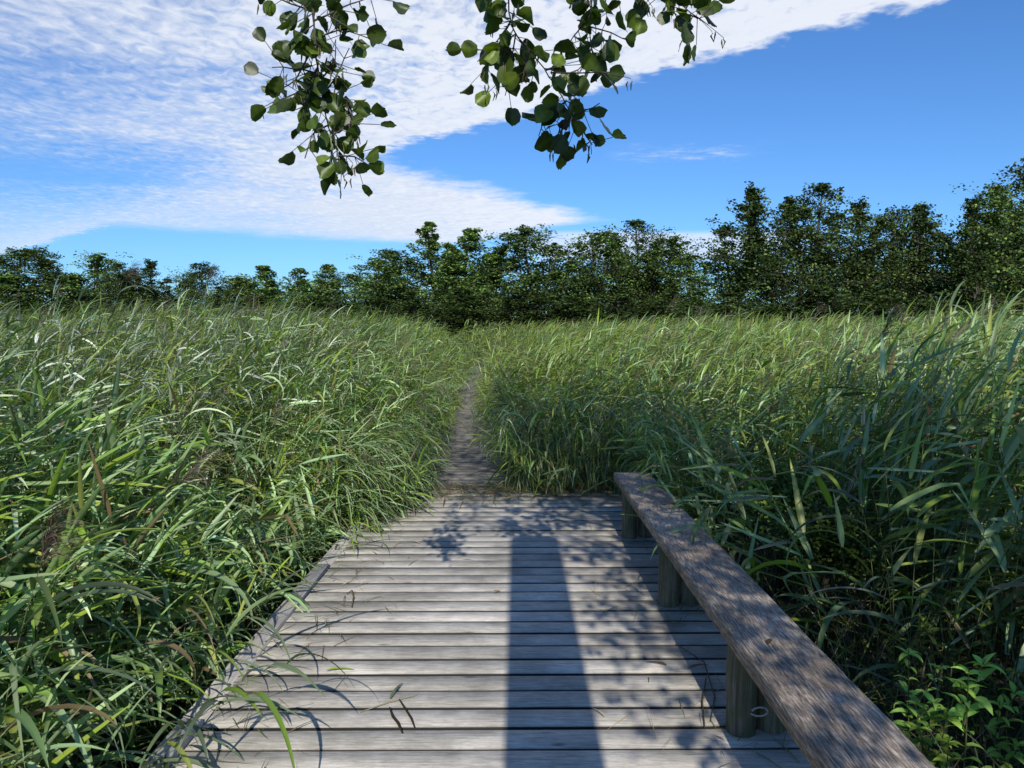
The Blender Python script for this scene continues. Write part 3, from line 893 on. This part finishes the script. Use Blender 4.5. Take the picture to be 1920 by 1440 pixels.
# two long limbs reach forward over the deck and carry the hanging sprays
fork = AO + np.array([-.1, .5, 3.0])
limb(fork, (1.0, .8, 3.15), .05, .03, .15, 0, .3, store=False)
limb((1.0, .8, 3.15), (.35, 2.15, 2.95), .03, .012, .1, 0, .3, store=False)
limb((1.0, .8, 3.15), (-.45, 2.05, 3.0), .025, .010, .12, 0, .3, store=False)
for k in range(9):
    b = AO + np.array([-.1, .5, rs.uniform(2.6, 5.8)])
    limb(b, (rs.uniform(.45, .95), rs.uniform(-3.4, -.3), rs.uniform(2.9, 6.3)), .03, .007, .1, 9, .22)
for k in range(9):
    b = AO + np.array([-.1, .5, rs.uniform(3.4, 4.4)])
    limb(b, (rs.uniform(-1.0, .9), rs.uniform(-.2, 1.1), rs.uniform(3.5, 4.5)), .028, .006, .1, 7, .30)
for k in range(26):      # high limbs stretching forward over the viewer shade the narrow path beyond
    b = AO + np.array([-.1, .5, rs.uniform(4.9, 7.2)])
    limb(b, (rs.uniform(-1.25, -.1), rs.uniform(-3.2, 2.6), rs.uniform(6.0, 7.9)), .035, .008, .1, 10, .36)
trk = bs.obj('trunk', M_BARK, alder, smooth=True)
cs = np.array(crownP); n = len(cs)
idx = np.repeat(np.arange(n), 24)
P = cs[idx] + R.normal(0, .13, (len(idx), 3))
# keep the space in front of the lens clear of crown leaves
hi = P[:, 2] > 1.9 + .56 * np.maximum(P[:, 1], -.3) + .5
P = P[hi & ((P[:, 1] < -.2) | (P[:, 2] > 2.9)) & ((P[:, 0] > .36) | (P[:, 2] + .65 * P[:, 1] > 3.75))]
P = P[(P[:, 0] < 1.5) | (R.random(len(P)) < .42)]
P = P[(P[:, 0] < .72) | (R.random(len(P)) < .68)]
col = ALG[R.integers(0, 4, len(P))]
V, Q, K = leaf_cards(P - AO, R.uniform(.06, .09, len(P)), col, .5)
s = Soup(); s.add(V, Q, K); s.obj('crown', M_ALDER, alder)


def spray(pts, D, sides, nperm, leafL=.072, name='hanging_branch', seed=1, catk=6, off=.055):
    """a drooping leafy twig: pts pixels along the main twig at depth D; sides = list of pixel polylines leaving it"""
    rr = np.random.default_rng(seed)
    wood = Soup(); LP = []; LD = []; cats = []
    polys = [pts] + sides
    for pi, pl_ in enumerate(polys):
        W = np.array([at(x, y, D + .05 * math.sin(q * 1.7 + pi * 2.1)) for q, (x, y) in enumerate(pl_)])
        # resample
        seg = np.linalg.norm(np.diff(W, axis=0), axis=1); cum = np.concatenate([[0], np.cumsum(seg)]); tot = cum[-1]
        m = max(6, int(tot / .03)); tt = np.linspace(0, tot, m)
        P = np.stack([np.interp(tt, cum, W[:, c]) for c in range(3)], -1)
        P += np.cumsum(rr.normal(0, .0016, P.shape), 0)
        V, Q = tube_path(P - AO, np.linspace(.0042 if pi == 0 else .0026, .0013, m), 6); wood.add(V, Q)
        nl = int(tot * nperm)
        for k in range(nl):
            u = (k + rr.random()) / nl
            f = u * (m - 1); a = int(f)
            p = P[min(a, m - 1)]
            T = P[min(a + 1, m - 1)] - P[max(a - 1, 0)]; T /= np.linalg.norm(T) + 1e-9
            out = rr.normal(0, 1, 3); out[1] *= .8; out -= T * out.dot(T); out /= np.linalg.norm(out)
            d = out * .9 + T * .5 + np.array([0, 0, -.25])
            d /= np.linalg.norm(d)
            pet = rr.uniform(.012, .03) + (rr.random() < .35) * off
            q = p + d * pet
            V, Q = tube_path(np.array([p, q]) - AO, [.0012, .0009], 4); wood.add(V, Q)
            LP.append(q - AO); LD.append(d)
        for k in range(catk if pi == 0 else 2):
            p = P[rr.integers(0, m)]
            q = p + np.array([rr.normal(0, .03), rr.normal(0, .02), -.02 + rr.normal(0, .01)])
            V, Q = tube_path(np.array([p, q, q + np.array([0, 0, -.008])]) - AO, [.001, .001, .001], 4); wood.add(V, Q)
            for h in range(2):
                e = q + np.array([rr.normal(0, .008), rr.normal(0, .008), -.006])
                V, Q = tube_path(np.array([e, e + np.array([rr.normal(0, .003), 0, -.008]), e + np.array([rr.normal(0, .004), 0, -.026])]) - AO, [.0012, .0026, .0010], 5); cats.append((V, Q))
    LP = np.array(LP); LD = np.array(LD); n = len(LP)
    nor = rr.normal(0, 1, (n, 3)); nor[:, 2] = np.abs(nor[:, 2]) * .9 + .25; nor[:, 1] *= 1.1
    col = ALG[rr.integers(0, 4, n)] * rr.uniform(.8, 1.25, (n, 1))
    V, Q, K = alder_leaves(LP, rr.uniform(.62, 1.12, n) * leafL, LD, nor, col)
    w = wood.obj(name, M_BARK, alder, smooth=True)
    s = Soup(); s.add(V, Q, K); s.obj('leaves', M_ALDER, w, smooth=True)
    for V, Q in cats:
        s = Soup(); s.add(V, Q, (.10, .09, .04)); s.obj('catkin', M_ALDER, w, smooth=True)


spray([(575, -420), (588, -120), (592, 20), (600, 120), (612, 190), (625, 250), (640, 300), (650, 340)], 2.0,
      [[(592, 40), (540, 20), (500, 0)], [(598, 60), (660, 30), (720, 10)], [(600, 90), (650, 75), (695, 90)], [(605, 150), (560, 140), (525, 140)],
       [(608, 170), (575, 185), (530, 200)], [(612, 190), (640, 160), (665, 110)], [(625, 240), (590, 250), (575, 300)], [(630, 260), (665, 240), (680, 245)], [(640, 300), (670, 300), (685, 310)], [(605, 130), (580, 210), (560, 215)], [(600, 100), (560, 170), (520, 185)], [(612, 180), (660, 200), (665, 240)], [(610, 160), (640, 130), (640, 90)]],
      64, .051, seed=4, catk=10)
spray([(965, -420), (950, -120), (957, 40), (968, 80), (1005, 120), (1030, 150), (1060, 200), (1080, 240)], 2.15,
      [[(957, 60), (925, 110), (905, 165)], [(968, 80), (960, 130), (945, 190)], [(960, 20), (920, 20), (910, 25)], [(1005, 120), (990, 110), (980, 170)],
       [(1030, 150), (1075, 150), (1140, 150)], [(1060, 200), (1020, 230), (1010, 262)], [(1075, 225), (1105, 215), (1120, 205)], [(1070, 225), (1050, 260), (1045, 285)], [(1080, 240), (1105, 270), (1110, 275)], [(957, 60), (935, 90), (895, 130)]],
      46, .062, seed=9, catk=5)
spray([(1130, -420), (1120, -120), (1105, 0), (1098, 60), (1103, 110), (1110, 160)], 2.2,
      [[(1098, 70), (1130, 80), (1175, 100)], [(1100, 50), (1075, 80), (1060, 100)], [(1110, 20), (1080, 10), (1050, 0)], [(1103, 110), (1085, 150), (1060, 160)], [(1105, 0), (1150, -10), (1200, 10)], [(1110, 0), (1070, -20), (1010, -25)]],
      46, .062, seed=12, catk=3)
spray([(1250, -420), (1190, -120), (1200, 0), (1240, 15), (1275, 45), (1305, 65)], 2.15,
      [[(1240, 15), (1250, 40), (1262, 62)], [(1250, 20), (1280, 12), (1300, 8)], [(1280, 50), (1295, 55), (1305, 60)], [(1205, 0), (1215, 15), (1225, 25)]],
      50, .056, seed=15, catk=4)

# unseen post shape added behind the camera to cast the straight deck shadow
post = tag(empty('shadow_caster', (.150, -1.45, 0)), 'tall flat round topped board added out of view behind the viewer to cast the straight shadow', 'post')
tanE = math.tan(SUN_EL)
PH = (5.62 + 1.45) * tanE
s = Soup()
hw = .188
prof = [(-hw, -.3), (-hw, PH - .06), (-hw + .02, PH - .018), (-hw + .06, PH), (hw - .06, PH), (hw - .02, PH - .018), (hw, PH - .06), (hw, -.3)]
V = [(x, -.03, z) for x, z in prof] + [(x, .03, z) for x, z in prof]
Q = [[i, (i + 1) % 8, 8 + (i + 1) % 8, 8 + i] for i in range(8)] + [[7, 6, 1, 0], [6, 5, 2, 1], [5, 4, 3, 2], [8, 9, 14, 15], [9, 10, 13, 14], [10, 11, 12, 13]]
s.add(V, Q, (.5, .5, .5))
s.obj('board', M_POST, post)


# ---------------------------------------------------------------- herbs by the bench
def herb(px, py, Yd, h, npair, label, group=None, leafL=.06, bright=1.0, branches=3, seed=1, lw=.34, base=None):
    rr = np.random.default_rng(seed)
    b = at(px, py, Yd)
    root = tag(empty('herb_plant', (b.x, Yd, -.30)), label, 'plant', group)
    st = Soup(); lf = Soup()
    H = b.z + .30
    shoots = [(np.zeros(3), np.array([rr.normal(0, .02), rr.normal(0, .02), H]))]
    for k in range(branches):
        u = rr.uniform(.25, .7); a = rr.uniform(0, 2 * PI); l = H * rr.uniform(.25, .45)
        p = np.array([0, 0, H * u])
        shoots.append((p, p + np.array([math.cos(a) * l * .6, math.sin(a) * l * .6, l])))
    for (p, q) in shoots:
        ln = np.linalg.norm(q - p)
        mid_ = (p + q) / 2 + rr.normal(0, .012, 3)
        V, Q = tube_path(np.array([p, mid_, q]), [.0035, .0028, .0015], 6); st.add(V, Q, (.10, .11, .04))
        n = max(3, int(npair * ln / H))
        for k in range(n):
            u = .12 + .88 * (k + .5) / n
            c = p + (q - p) * u if u > .5 else p + (q - p) * u
            m = 2 if k < n - 1 else 5
            for j in range(m):
                a = (k % 2) * PI / 2 + j * 2 * PI / m + rr.normal(0, .25)
                L = leafL * (1.15 - .55 * u) * rr.uniform(.8, 1.2)
                V, Q, K = blades(c[None], np.array([a]), np.radians(rr.uniform(20, 55, 1)), np.radians(rr.uniform(30, 95, 1)), np.array([L]), np.array([L * lw]),
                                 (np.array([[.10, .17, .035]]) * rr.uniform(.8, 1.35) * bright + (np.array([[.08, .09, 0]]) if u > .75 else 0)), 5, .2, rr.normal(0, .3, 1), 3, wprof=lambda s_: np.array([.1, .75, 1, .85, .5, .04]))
                lf.add(V, Q, K)
    st.obj('stem', M_HERB, root, smooth=True)
    lf.obj('leaves', M_HERB, root, smooth=True)


G5 = 'leafy herbs in the lower right corner'  # the tall pair has sunlight painted in as raised leaf colour
herb(1722, 1232, 2.85, .5, 11, 'bright green leafy herb, the left tall one by the near bench end', G5, .09, 2.4, 3, 1)
herb(1832, 1262, 2.7, .5, 10, 'bright yellow green herb with broad leaves in the lower right corner', G5, .11, 2.8, 2, 2)
herb(1765, 1345, 2.75, .4, 10, 'short bushy herb between the two tall ones beside the bench end', G5, .08, 1.1, 3, 3)
herb(1905, 1330, 2.8, .4, 9, 'leafy herb cut off by the right frame edge', G5, .085, 2.0, 2, 4)
herb(1805, 1400, 2.65, .3, 9, 'low herb at the bottom of the picture right of the bench', G5, .075, 1.0, 2, 5)
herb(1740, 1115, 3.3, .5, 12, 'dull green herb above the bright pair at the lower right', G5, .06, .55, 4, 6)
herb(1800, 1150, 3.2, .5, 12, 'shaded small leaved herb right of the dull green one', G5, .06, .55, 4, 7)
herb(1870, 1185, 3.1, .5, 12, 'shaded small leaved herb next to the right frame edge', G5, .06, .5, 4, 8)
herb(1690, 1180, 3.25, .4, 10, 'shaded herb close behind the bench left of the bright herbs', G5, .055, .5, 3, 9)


def shrub(px, py, Yd, r, n, label, tone, lsz=.03):
    b = at(px, py, Yd)
    root = tag(empty('shrub', (b.x, Yd, -.30)), label, 'shrub')
    st = Soup(); tips = []
    rr = random.Random(int(px))
    for k in range(60):
        a = rr.uniform(0, 2 * PI); e = rr.uniform(.35, 1.4); l = r * rr.uniform(.6, 1.0)
        c0 = np.array([0, 0, b.z + .3 - r * .9])
        tip = c0 + np.array([math.cos(a) * math.cos(e) * l, math.sin(a) * math.cos(e) * l, math.sin(e) * l])
        V, Q = tube_path([np.zeros(3) + np.array([rr.gauss(0, .03), rr.gauss(0, .03), 0]), c0, tip], [.006, .005, .002], 4); st.add(V, Q, (.08, .07, .04))
        for j in range(5): tips.append(c0 + (tip - c0) * rr.uniform(.4, 1.05) + np.array([rr.gauss(0, .03) for _ in range(3)]))
    tips = np.array(tips)
    idx = R.integers(0, len(tips), n)
    P = tips[idx] + R.normal(0, .035, (n, 3))
    V, Q, K = leaf_cards(P, R.uniform(.7, 1.3, n) * lsz, np.array([[.10, .17, .03]]) * R.uniform(.5, 1.4, (n, 1)) * tone, .6)
    st.obj('stem', M_HERB, root)
    s = Soup(); s.add(V, Q, K); s.obj('foliage', M_HERB, root)


shrub(1475, 875, 5.2, .46, 3800, 'small leaved bright green shrub amid the reeds right of the bench', 1.15)
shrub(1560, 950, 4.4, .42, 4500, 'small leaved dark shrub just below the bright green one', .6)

# ---------------------------------------------------------------- small things on the deck


def on_deck(px, py):
    Yd = F * CAMH / (py - VY)
    return (px - VX) / F * Yd, Yd


def stick(pxs, r, label, nm='twig', cat='twig', col=(.035, .03, .02), lift=.006):
    P = [np.array([*on_deck(x, y), lift + r]) for x, y in pxs]
    o = P[0].copy(); o[2] = 0
    P = [p - o for p in P]
    s = Soup()
    n = len(P)
    V, Q = tube_path(P, [r * .6] + [r] * (n - 2) + [r * .5] if n > 2 else [r, r * .6], 6); s.add(V, Q, col)
    ob = s.obj(nm, M_DRY, None, smooth=True); ob.location = o
    tag(ob, label, cat, 'twigs fallen on the deck')


stick([(722, 1357), (728, 1375), (738, 1388), (746, 1408)], .006, 'short dark curled twig on the near planks, the left of a close pair')
stick([(741, 1340), (752, 1358), (764, 1378), (770, 1396)], .005, 'short dark curled twig on the near planks, the right of a close pair')
stick([(642, 1128), (652, 1122), (655, 1135), (651, 1155)], .005, 'small hooked pale twig by the left side of the deck', col=(.16, .13, .09))
stick([(664, 1365), (720, 1345), (775, 1330)], .003, 'thin straw coloured stalk lying left of the dark twigs', col=(.28, .24, .16))
stick([(1275, 1224), (1330, 1260), (1352, 1330), (1345, 1380)], .003, 'long bent dry stalk leaning at the nearest visible bench post', col=(.12, .10, .07))
stick([(1335, 1290), (1328, 1340), (1334, 1392)], .004, 'dark dry stem standing by the foot of the nearest visible bench post', col=(.10, .085, .06))

def flat_leaf(px, py, L, W, az, label, col, cat='leaf', curl=.5):
    x, y = on_deck(px, py)
    V, Q, K = blades(np.array([[0, 0, .006]]), np.array([az]), np.array([.25]), np.array([curl]), np.array([L]), np.array([W]), np.array([col]), 8, .3, np.array([.3]), 3)
    o = nobj('fallen_leaf', V, Q, K, True, M_DRY); o.location = (x, y, .004)
    tag(o, label, cat, 'leaves fallen on the deck')


flat_leaf(723, 1338, .15, .016, 1.35, 'narrow green grey reed leaf standing curled above the twig pair', (.10, .13, .07))
flat_leaf(600, 1282, .13, .018, .1, 'bright yellow green reed leaf lying near the left edge board', (.22, .28, .03))
flat_leaf(925, 1125, .05, .03, .6, 'small brown crumpled leaf in the middle of the deck beside the long shadow', (.22, .17, .11))
flat_leaf(1140, 1372, .09, .02, 2.2, 'pale dry leaf right of the long shadow on the near planks', (.36, .32, .24))
flat_leaf(1258, 1268, .10, .03, 2.8, 'brown leaf among dry stalks left of the nearest visible bench post', (.16, .10, .05))
flat_leaf(1300, 1275, .12, .02, .4, 'long brown leaf touching the dry stalks by the bench post', (.18, .12, .07))
flat_leaf(770, 1025, .09, .02, 5.6, 'dry leaf on the left of the deck below the overhanging reeds', (.3, .26, .18))

# one leaf on the seat
V, Q, K = blades(np.array([[0, 0, .0]]), np.array([1.0]), np.array([.3]), np.array([.6]), np.array([.05]), np.array([.022]), np.array([(.05, .035, .025)]), 6, .3, np.array([.2]), 3)
o = nobj('fallen_leaf', V, Q, K, True, M_DRY); p = at(1452, 1222, F * 1.15 / (1222 - VY)); o.location = (p.x, p.y, .453)
tag(o, 'small dark curled leaf lying on the bench seat', 'leaf', 'leaves fallen on the deck')

# cord loop on the post
P = []
for k in range(15):
    a = -2.4 + k * .36
    P.append(np.array([.035 * math.cos(a), -.002 * k, .022 * math.sin(a)]))
V, Q = tube_path(P, .0035, 6)
s = Soup(); s.add(V, Q, (.45, .43, .38)); o = s.obj('cord_loop', M_DRY, None, True)
o.location = (.93, 2.79, .12)
tag(o, 'pale bent cord loop sticking out between the nearest visible bench posts', 'cord')

# dry blades strewn along the edges of the deck
s = Soup()
n = 900
px_ = np.concatenate([R.uniform(-1.2, 1.1, 1100), -1.25 + np.abs(R.normal(0, .22, 270)), .78 + R.normal(.1, .16, 200)])
py_ = np.concatenate([7.5 - np.abs(R.normal(0, .34, 1100)), R.uniform(2.2, 7.4, 270), R.choice([2.86, 4.22, 5.62], 200) + R.normal(0, .16, 200)])
ok = (px_ < 1.12) & (px_ > -1.27)
px_, py_ = px_[ok], py_[ok]; n = len(px_)
B = np.stack([px_, py_, np.full(n, .005)], -1)
dc = DRY[R.integers(0, 2, n)] * R.uniform(.5, 1.3, (n, 1)); gg = R.random(n) < .35; dc[gg] = np.array([.08, .12, .04]) * R.uniform(.7, 1.5, (gg.sum(), 1))
V, Q, K = blades(B, R.uniform(0, 2 * PI, n), np.radians(R.uniform(0, 22, n)), np.radians(R.uniform(0, 30, n)), R.uniform(.03, .24, n) * np.where(py_ > 6.4, 1.7, 1), R.uniform(.002, .008, n) * np.where(py_ > 6.4, 1.8, 1), dc, 4, .1, R.normal(0, .4, n), 2)
V[:, 2] = np.maximum(V[:, 2], .004)
s.add(V, Q, K)
tag(s.obj('reed_litter', M_DRY), 'dry reed blades strewn along the edges of the deck', 'litter', kind='stuff')

# ---------------------------------------------------------------- sky
w = bpy.data.worlds.new('World'); S.world = w; w.use_nodes = True
nt = w.node_tree; nt.nodes.clear()
out = nt.nodes.new('ShaderNodeOutputWorld'); bg = nt.nodes.new('ShaderNodeBackground')
sky = nt.nodes.new('ShaderNodeTexSky'); sky.sky_type = 'NISHITA'; sky.sun_disc = False
sky.sun_elevation = SUN_EL; sky.sun_rotation = PI - SUN_AZ
sky.air_density = 1.0; sky.dust_density = .4; sky.ozone_density = 2.5; sky.altitude = 0
L_ = nt.links.new


def M(op, a, b=None, c=None, clamp=False):
    n_ = nt.nodes.new('ShaderNodeMath'); n_.operation = op; n_.use_clamp = clamp
    for i, v in enumerate((a, b, c)):
        if v is None: continue
        if isinstance(v, (int, float)): n_.inputs[i].default_value = v
        else: L_(v, n_.inputs[i])
    return n_.outputs[0]


def SM(v, a, b, lo=0.0, hi=1.0):
    n_ = nt.nodes.new('ShaderNodeMapRange'); n_.interpolation_type = 'SMOOTHSTEP'
    L_(v, n_.inputs['Value']); n_.inputs['From Min'].default_value = a; n_.inputs['From Max'].default_value = b
    n_.inputs['To Min'].default_value = lo; n_.inputs['To Max'].default_value = hi
    return n_.outputs[0]


tc = nt.nodes.new('ShaderNodeTexCoord'); sp = nt.nodes.new('ShaderNodeSeparateXYZ'); L_(tc.outputs['Generated'], sp.inputs[0])
zc = M('MAXIMUM', sp.outputs[2], .02)
u0 = M('DIVIDE', sp.outputs[0], zc); v0 = M('DIVIDE', sp.outputs[1], zc)


def NOISE(u, v, su, sv, detail=5, rough=.55, seed=0.0, dist=0.0):
    cb = nt.nodes.new('ShaderNodeCombineXYZ'); L_(M('MULTIPLY', u, su), cb.inputs[0]); L_(M('MULTIPLY', v, sv), cb.inputs[1]); cb.inputs[2].default_value = seed
    n_ = nt.nodes.new('ShaderNodeTexNoise'); n_.inputs['Scale'].default_value = 1; n_.inputs['Detail'].default_value = detail; n_.inputs['Roughness'].default_value = rough; n_.inputs['Distortion'].default_value = dist
    L_(cb.outputs[0], n_.inputs['Vector'])
    return M('SUBTRACT', n_.outputs['Fac'], .5)


wob = NOISE(u0, v0, 1.3, 1.3, 5, .6, 3.3)
wob2 = NOISE(u0, v0, 5.0, 5.0, 5, .65, 8.3)
# main bank: straight edge u + 1.09 v = 3.84
eA = M('SUBTRACT', 3.84, M('ADD', u0, M('MULTIPLY', v0, 1.09)))
eA = M('ADD', eA, M('ADD', M('MULTIPLY', wob, .45), M('MULTIPLY', wob2, .35)))
scal = NOISE(u0, v0, 11, 11, 3, .55, 6.0, .3)
eA = M('ADD', eA, M('MULTIPLY', scal, .42))
mA = M('MULTIPLY', SM(eA, -.02, .20), SM(v0, .7, 1.8))
# low bank
e1 = M('SUBTRACT', M('SUBTRACT', M('MULTIPLY', v0, .676), 3.72), u0)
e1 = M('ADD', e1, M('ADD', M('MULTIPLY', wob, .9), M('MULTIPLY', wob2, .5)))
e2 = M('SUBTRACT', 6.95, M('ADD', u0, M('MULTIPLY', v0, .90)))
e2 = M('ADD', e2, M('MULTIPLY', wob, 1.2))
e3 = M('SUBTRACT', M('ADD', M('MULTIPLY', u0, .62), 10.0), M('MULTIPLY', v0, 1.05))     # lower left boundary
e3 = M('ADD', e3, M('MULTIPLY', wob, 1.4))
mB = M('MULTIPLY', M('MULTIPLY', SM(e1, -.1, .4), SM(e2, -.2, .5)), SM(e3, -.2, .9))
# thinning toward the left
thin = NOISE(u0, v0, .55, .9, 4, .6, 5.0)
left = SM(M('ADD', u0, M('MULTIPLY', thin, 3.0)), -2.9, -.3, .22, 1.0)
streak = NOISE(M('ADD', u0, M('MULTIPLY', v0, .6)), M('SUBTRACT', v0, M('MULTIPLY', u0, .3)), .55, 2.2, 6, .6, 12.0)
mAB = M('MAXIMUM', mA, mB)
# altocumulus grain
cell = NOISE(u0, v0, 15, 12.0, 4, .55, 1.0, .6)
cell2 = NOISE(M('ADD', u0, v0), M('SUBTRACT', v0, u0), 5.5, 2.2, 4, .55, 2.0)
gsum0 = M('ADD', M('ADD', M('MULTIPLY', cell, 2.0), M('MULTIPLY', cell2, .75)), M('MULTIPLY', streak, .8))
gsum = M('MULTIPLY', gsum0, SM(u0, -2.0, .3, .40, .85))
# the grain fades out toward the horizon where the bank is seen edge on
edgeb = SM(eA, .0, 1.1, .28, .0)
dens = M('ADD', M('ADD', gsum, edgeb), M('MULTIPLY', left, .70))
op = SM(dens, -.12, .92)
farb = SM(v0, 5.0, 8.0)
op = M('ADD', M('MULTIPLY', op, M('SUBTRACT', 1, M('MULTIPLY', farb, .45))), M('MULTIPLY', farb, .36))
gap = M('MULTIPLY', SM(M('ABSOLUTE', M('SUBTRACT', M('ADD', v0, M('MULTIPLY', wob, 1.6)), 4.62)), .1, .75, 1, 0), SM(M('ADD', u0, M('MULTIPLY', wob2, 1.5)), -3.0, -1.7, .85, 0))
mask = M('MULTIPLY', M('MULTIPLY', mAB, op), M('SUBTRACT', 1, gap))
# band low behind the right trees
b1 = M('MULTIPLY', SM(M('ADD', v0, M('MULTIPLY', wob, .8)), 7.3, 7.9), SM(M('SUBTRACT', u0, M('MULTIPLY', wob, 1.5)), -.2, .5))
b1 = M('MULTIPLY', M('MULTIPLY', b1, SM(u0, 2.6, 3.6, 1, 0)), M('MULTIPLY', SM(v0, 9.6, 11.5, 1, 0), .62))
# thin wisp
dw = M('ABSOLUTE', M('SUBTRACT', M('ADD', v0, M('MULTIPLY', wob2, .8)), 4.27))
b2 = M('MULTIPLY', M('MULTIPLY', SM(dw, .0, .28, 1, 0), SM(u0, .45, .75)), SM(u0, 1.1, 1.45, 1, 0))
b2 = M('MULTIPLY', b2, SM(NOISE(u0, v0, 5, 9, 5, .7, 4.0), -.12, .25, 0, .5))
mask = M('MINIMUM', M('MAXIMUM', M('MAXIMUM', mask, b1), b2), .93)
hz = SM(sp.outputs[2], 0.0, .04)
mask = M('MULTIPLY', mask, hz)
tint = nt.nodes.new('ShaderNodeVectorMath'); tint.operation = 'MULTIPLY'; tint.inputs[1].default_value = (.57, .97, 1.46)
L_(sky.outputs[0], tint.inputs[0])
mix = nt.nodes.new('ShaderNodeMix'); mix.data_type = 'RGBA'
L_(mask, mix.inputs[0]); L_(tint.outputs[0], mix.inputs[6])
cmx = nt.nodes.new('ShaderNodeMix'); cmx.data_type = 'RGBA'      # thin grey parts and bright parts of the bank
cmx.inputs[6].default_value = (7.3, 8.0, 9.3, 1); cmx.inputs[7].default_value = (8.7, 9.1, 9.9, 1)
L_(SM(M('ADD', M('ADD', cell, M('MULTIPLY', cell2, .8)), SM(u0, -2.0, 1.0, -.15, .28)), -.2, .3), cmx.inputs[0]); L_(cmx.outputs[2], mix.inputs[7])
L_(mix.outputs[2], bg.inputs['Color'])
bg.inputs['Strength'].default_value = .1
L_(bg.outputs[0], out.inputs[0])

# ---------------------------------------------------------------- sun, camera, render
sd = bpy.data.lights.new('sun', 'SUN'); sd.energy = 5.0; sd.angle = math.radians(.4); sd.color = (1, .94, .83)
so = bpy.data.objects.new('sun', sd); C.objects.link(so)
dirv = Vector((math.sin(SUN_AZ) * math.cos(SUN_EL), -math.cos(SUN_AZ) * math.cos(SUN_EL), math.sin(SUN_EL)))
so.rotation_euler = dirv.to_track_quat('Z', 'Y').to_euler()
so.location = dirv * 20

cd = bpy.data.cameras.new('camera'); cam = bpy.data.objects.new('camera', cd); C.objects.link(cam)
cd.sensor_width = 36; cd.lens = 36 * F / 1920; cd.clip_start = .05; cd.clip_end = 8000
cam.location = (0, 0, CAMH)
cam.rotation_euler = (PI / 2 - math.atan(100 / F), 0, math.atan(15 / F))
S.camera = cam
S.view_settings.view_transform = 'Standard'; S.view_settings.look = 'None'; S.view_settings.exposure = 0; S.view_settings.gamma = 1
S.cycles.max_bounces = 6; S.cycles.transparent_max_bounces = 4; S.cycles.diffuse_bounces = 3; S.cycles.glossy_bounces = 2; S.cycles.transmission_bounces = 3
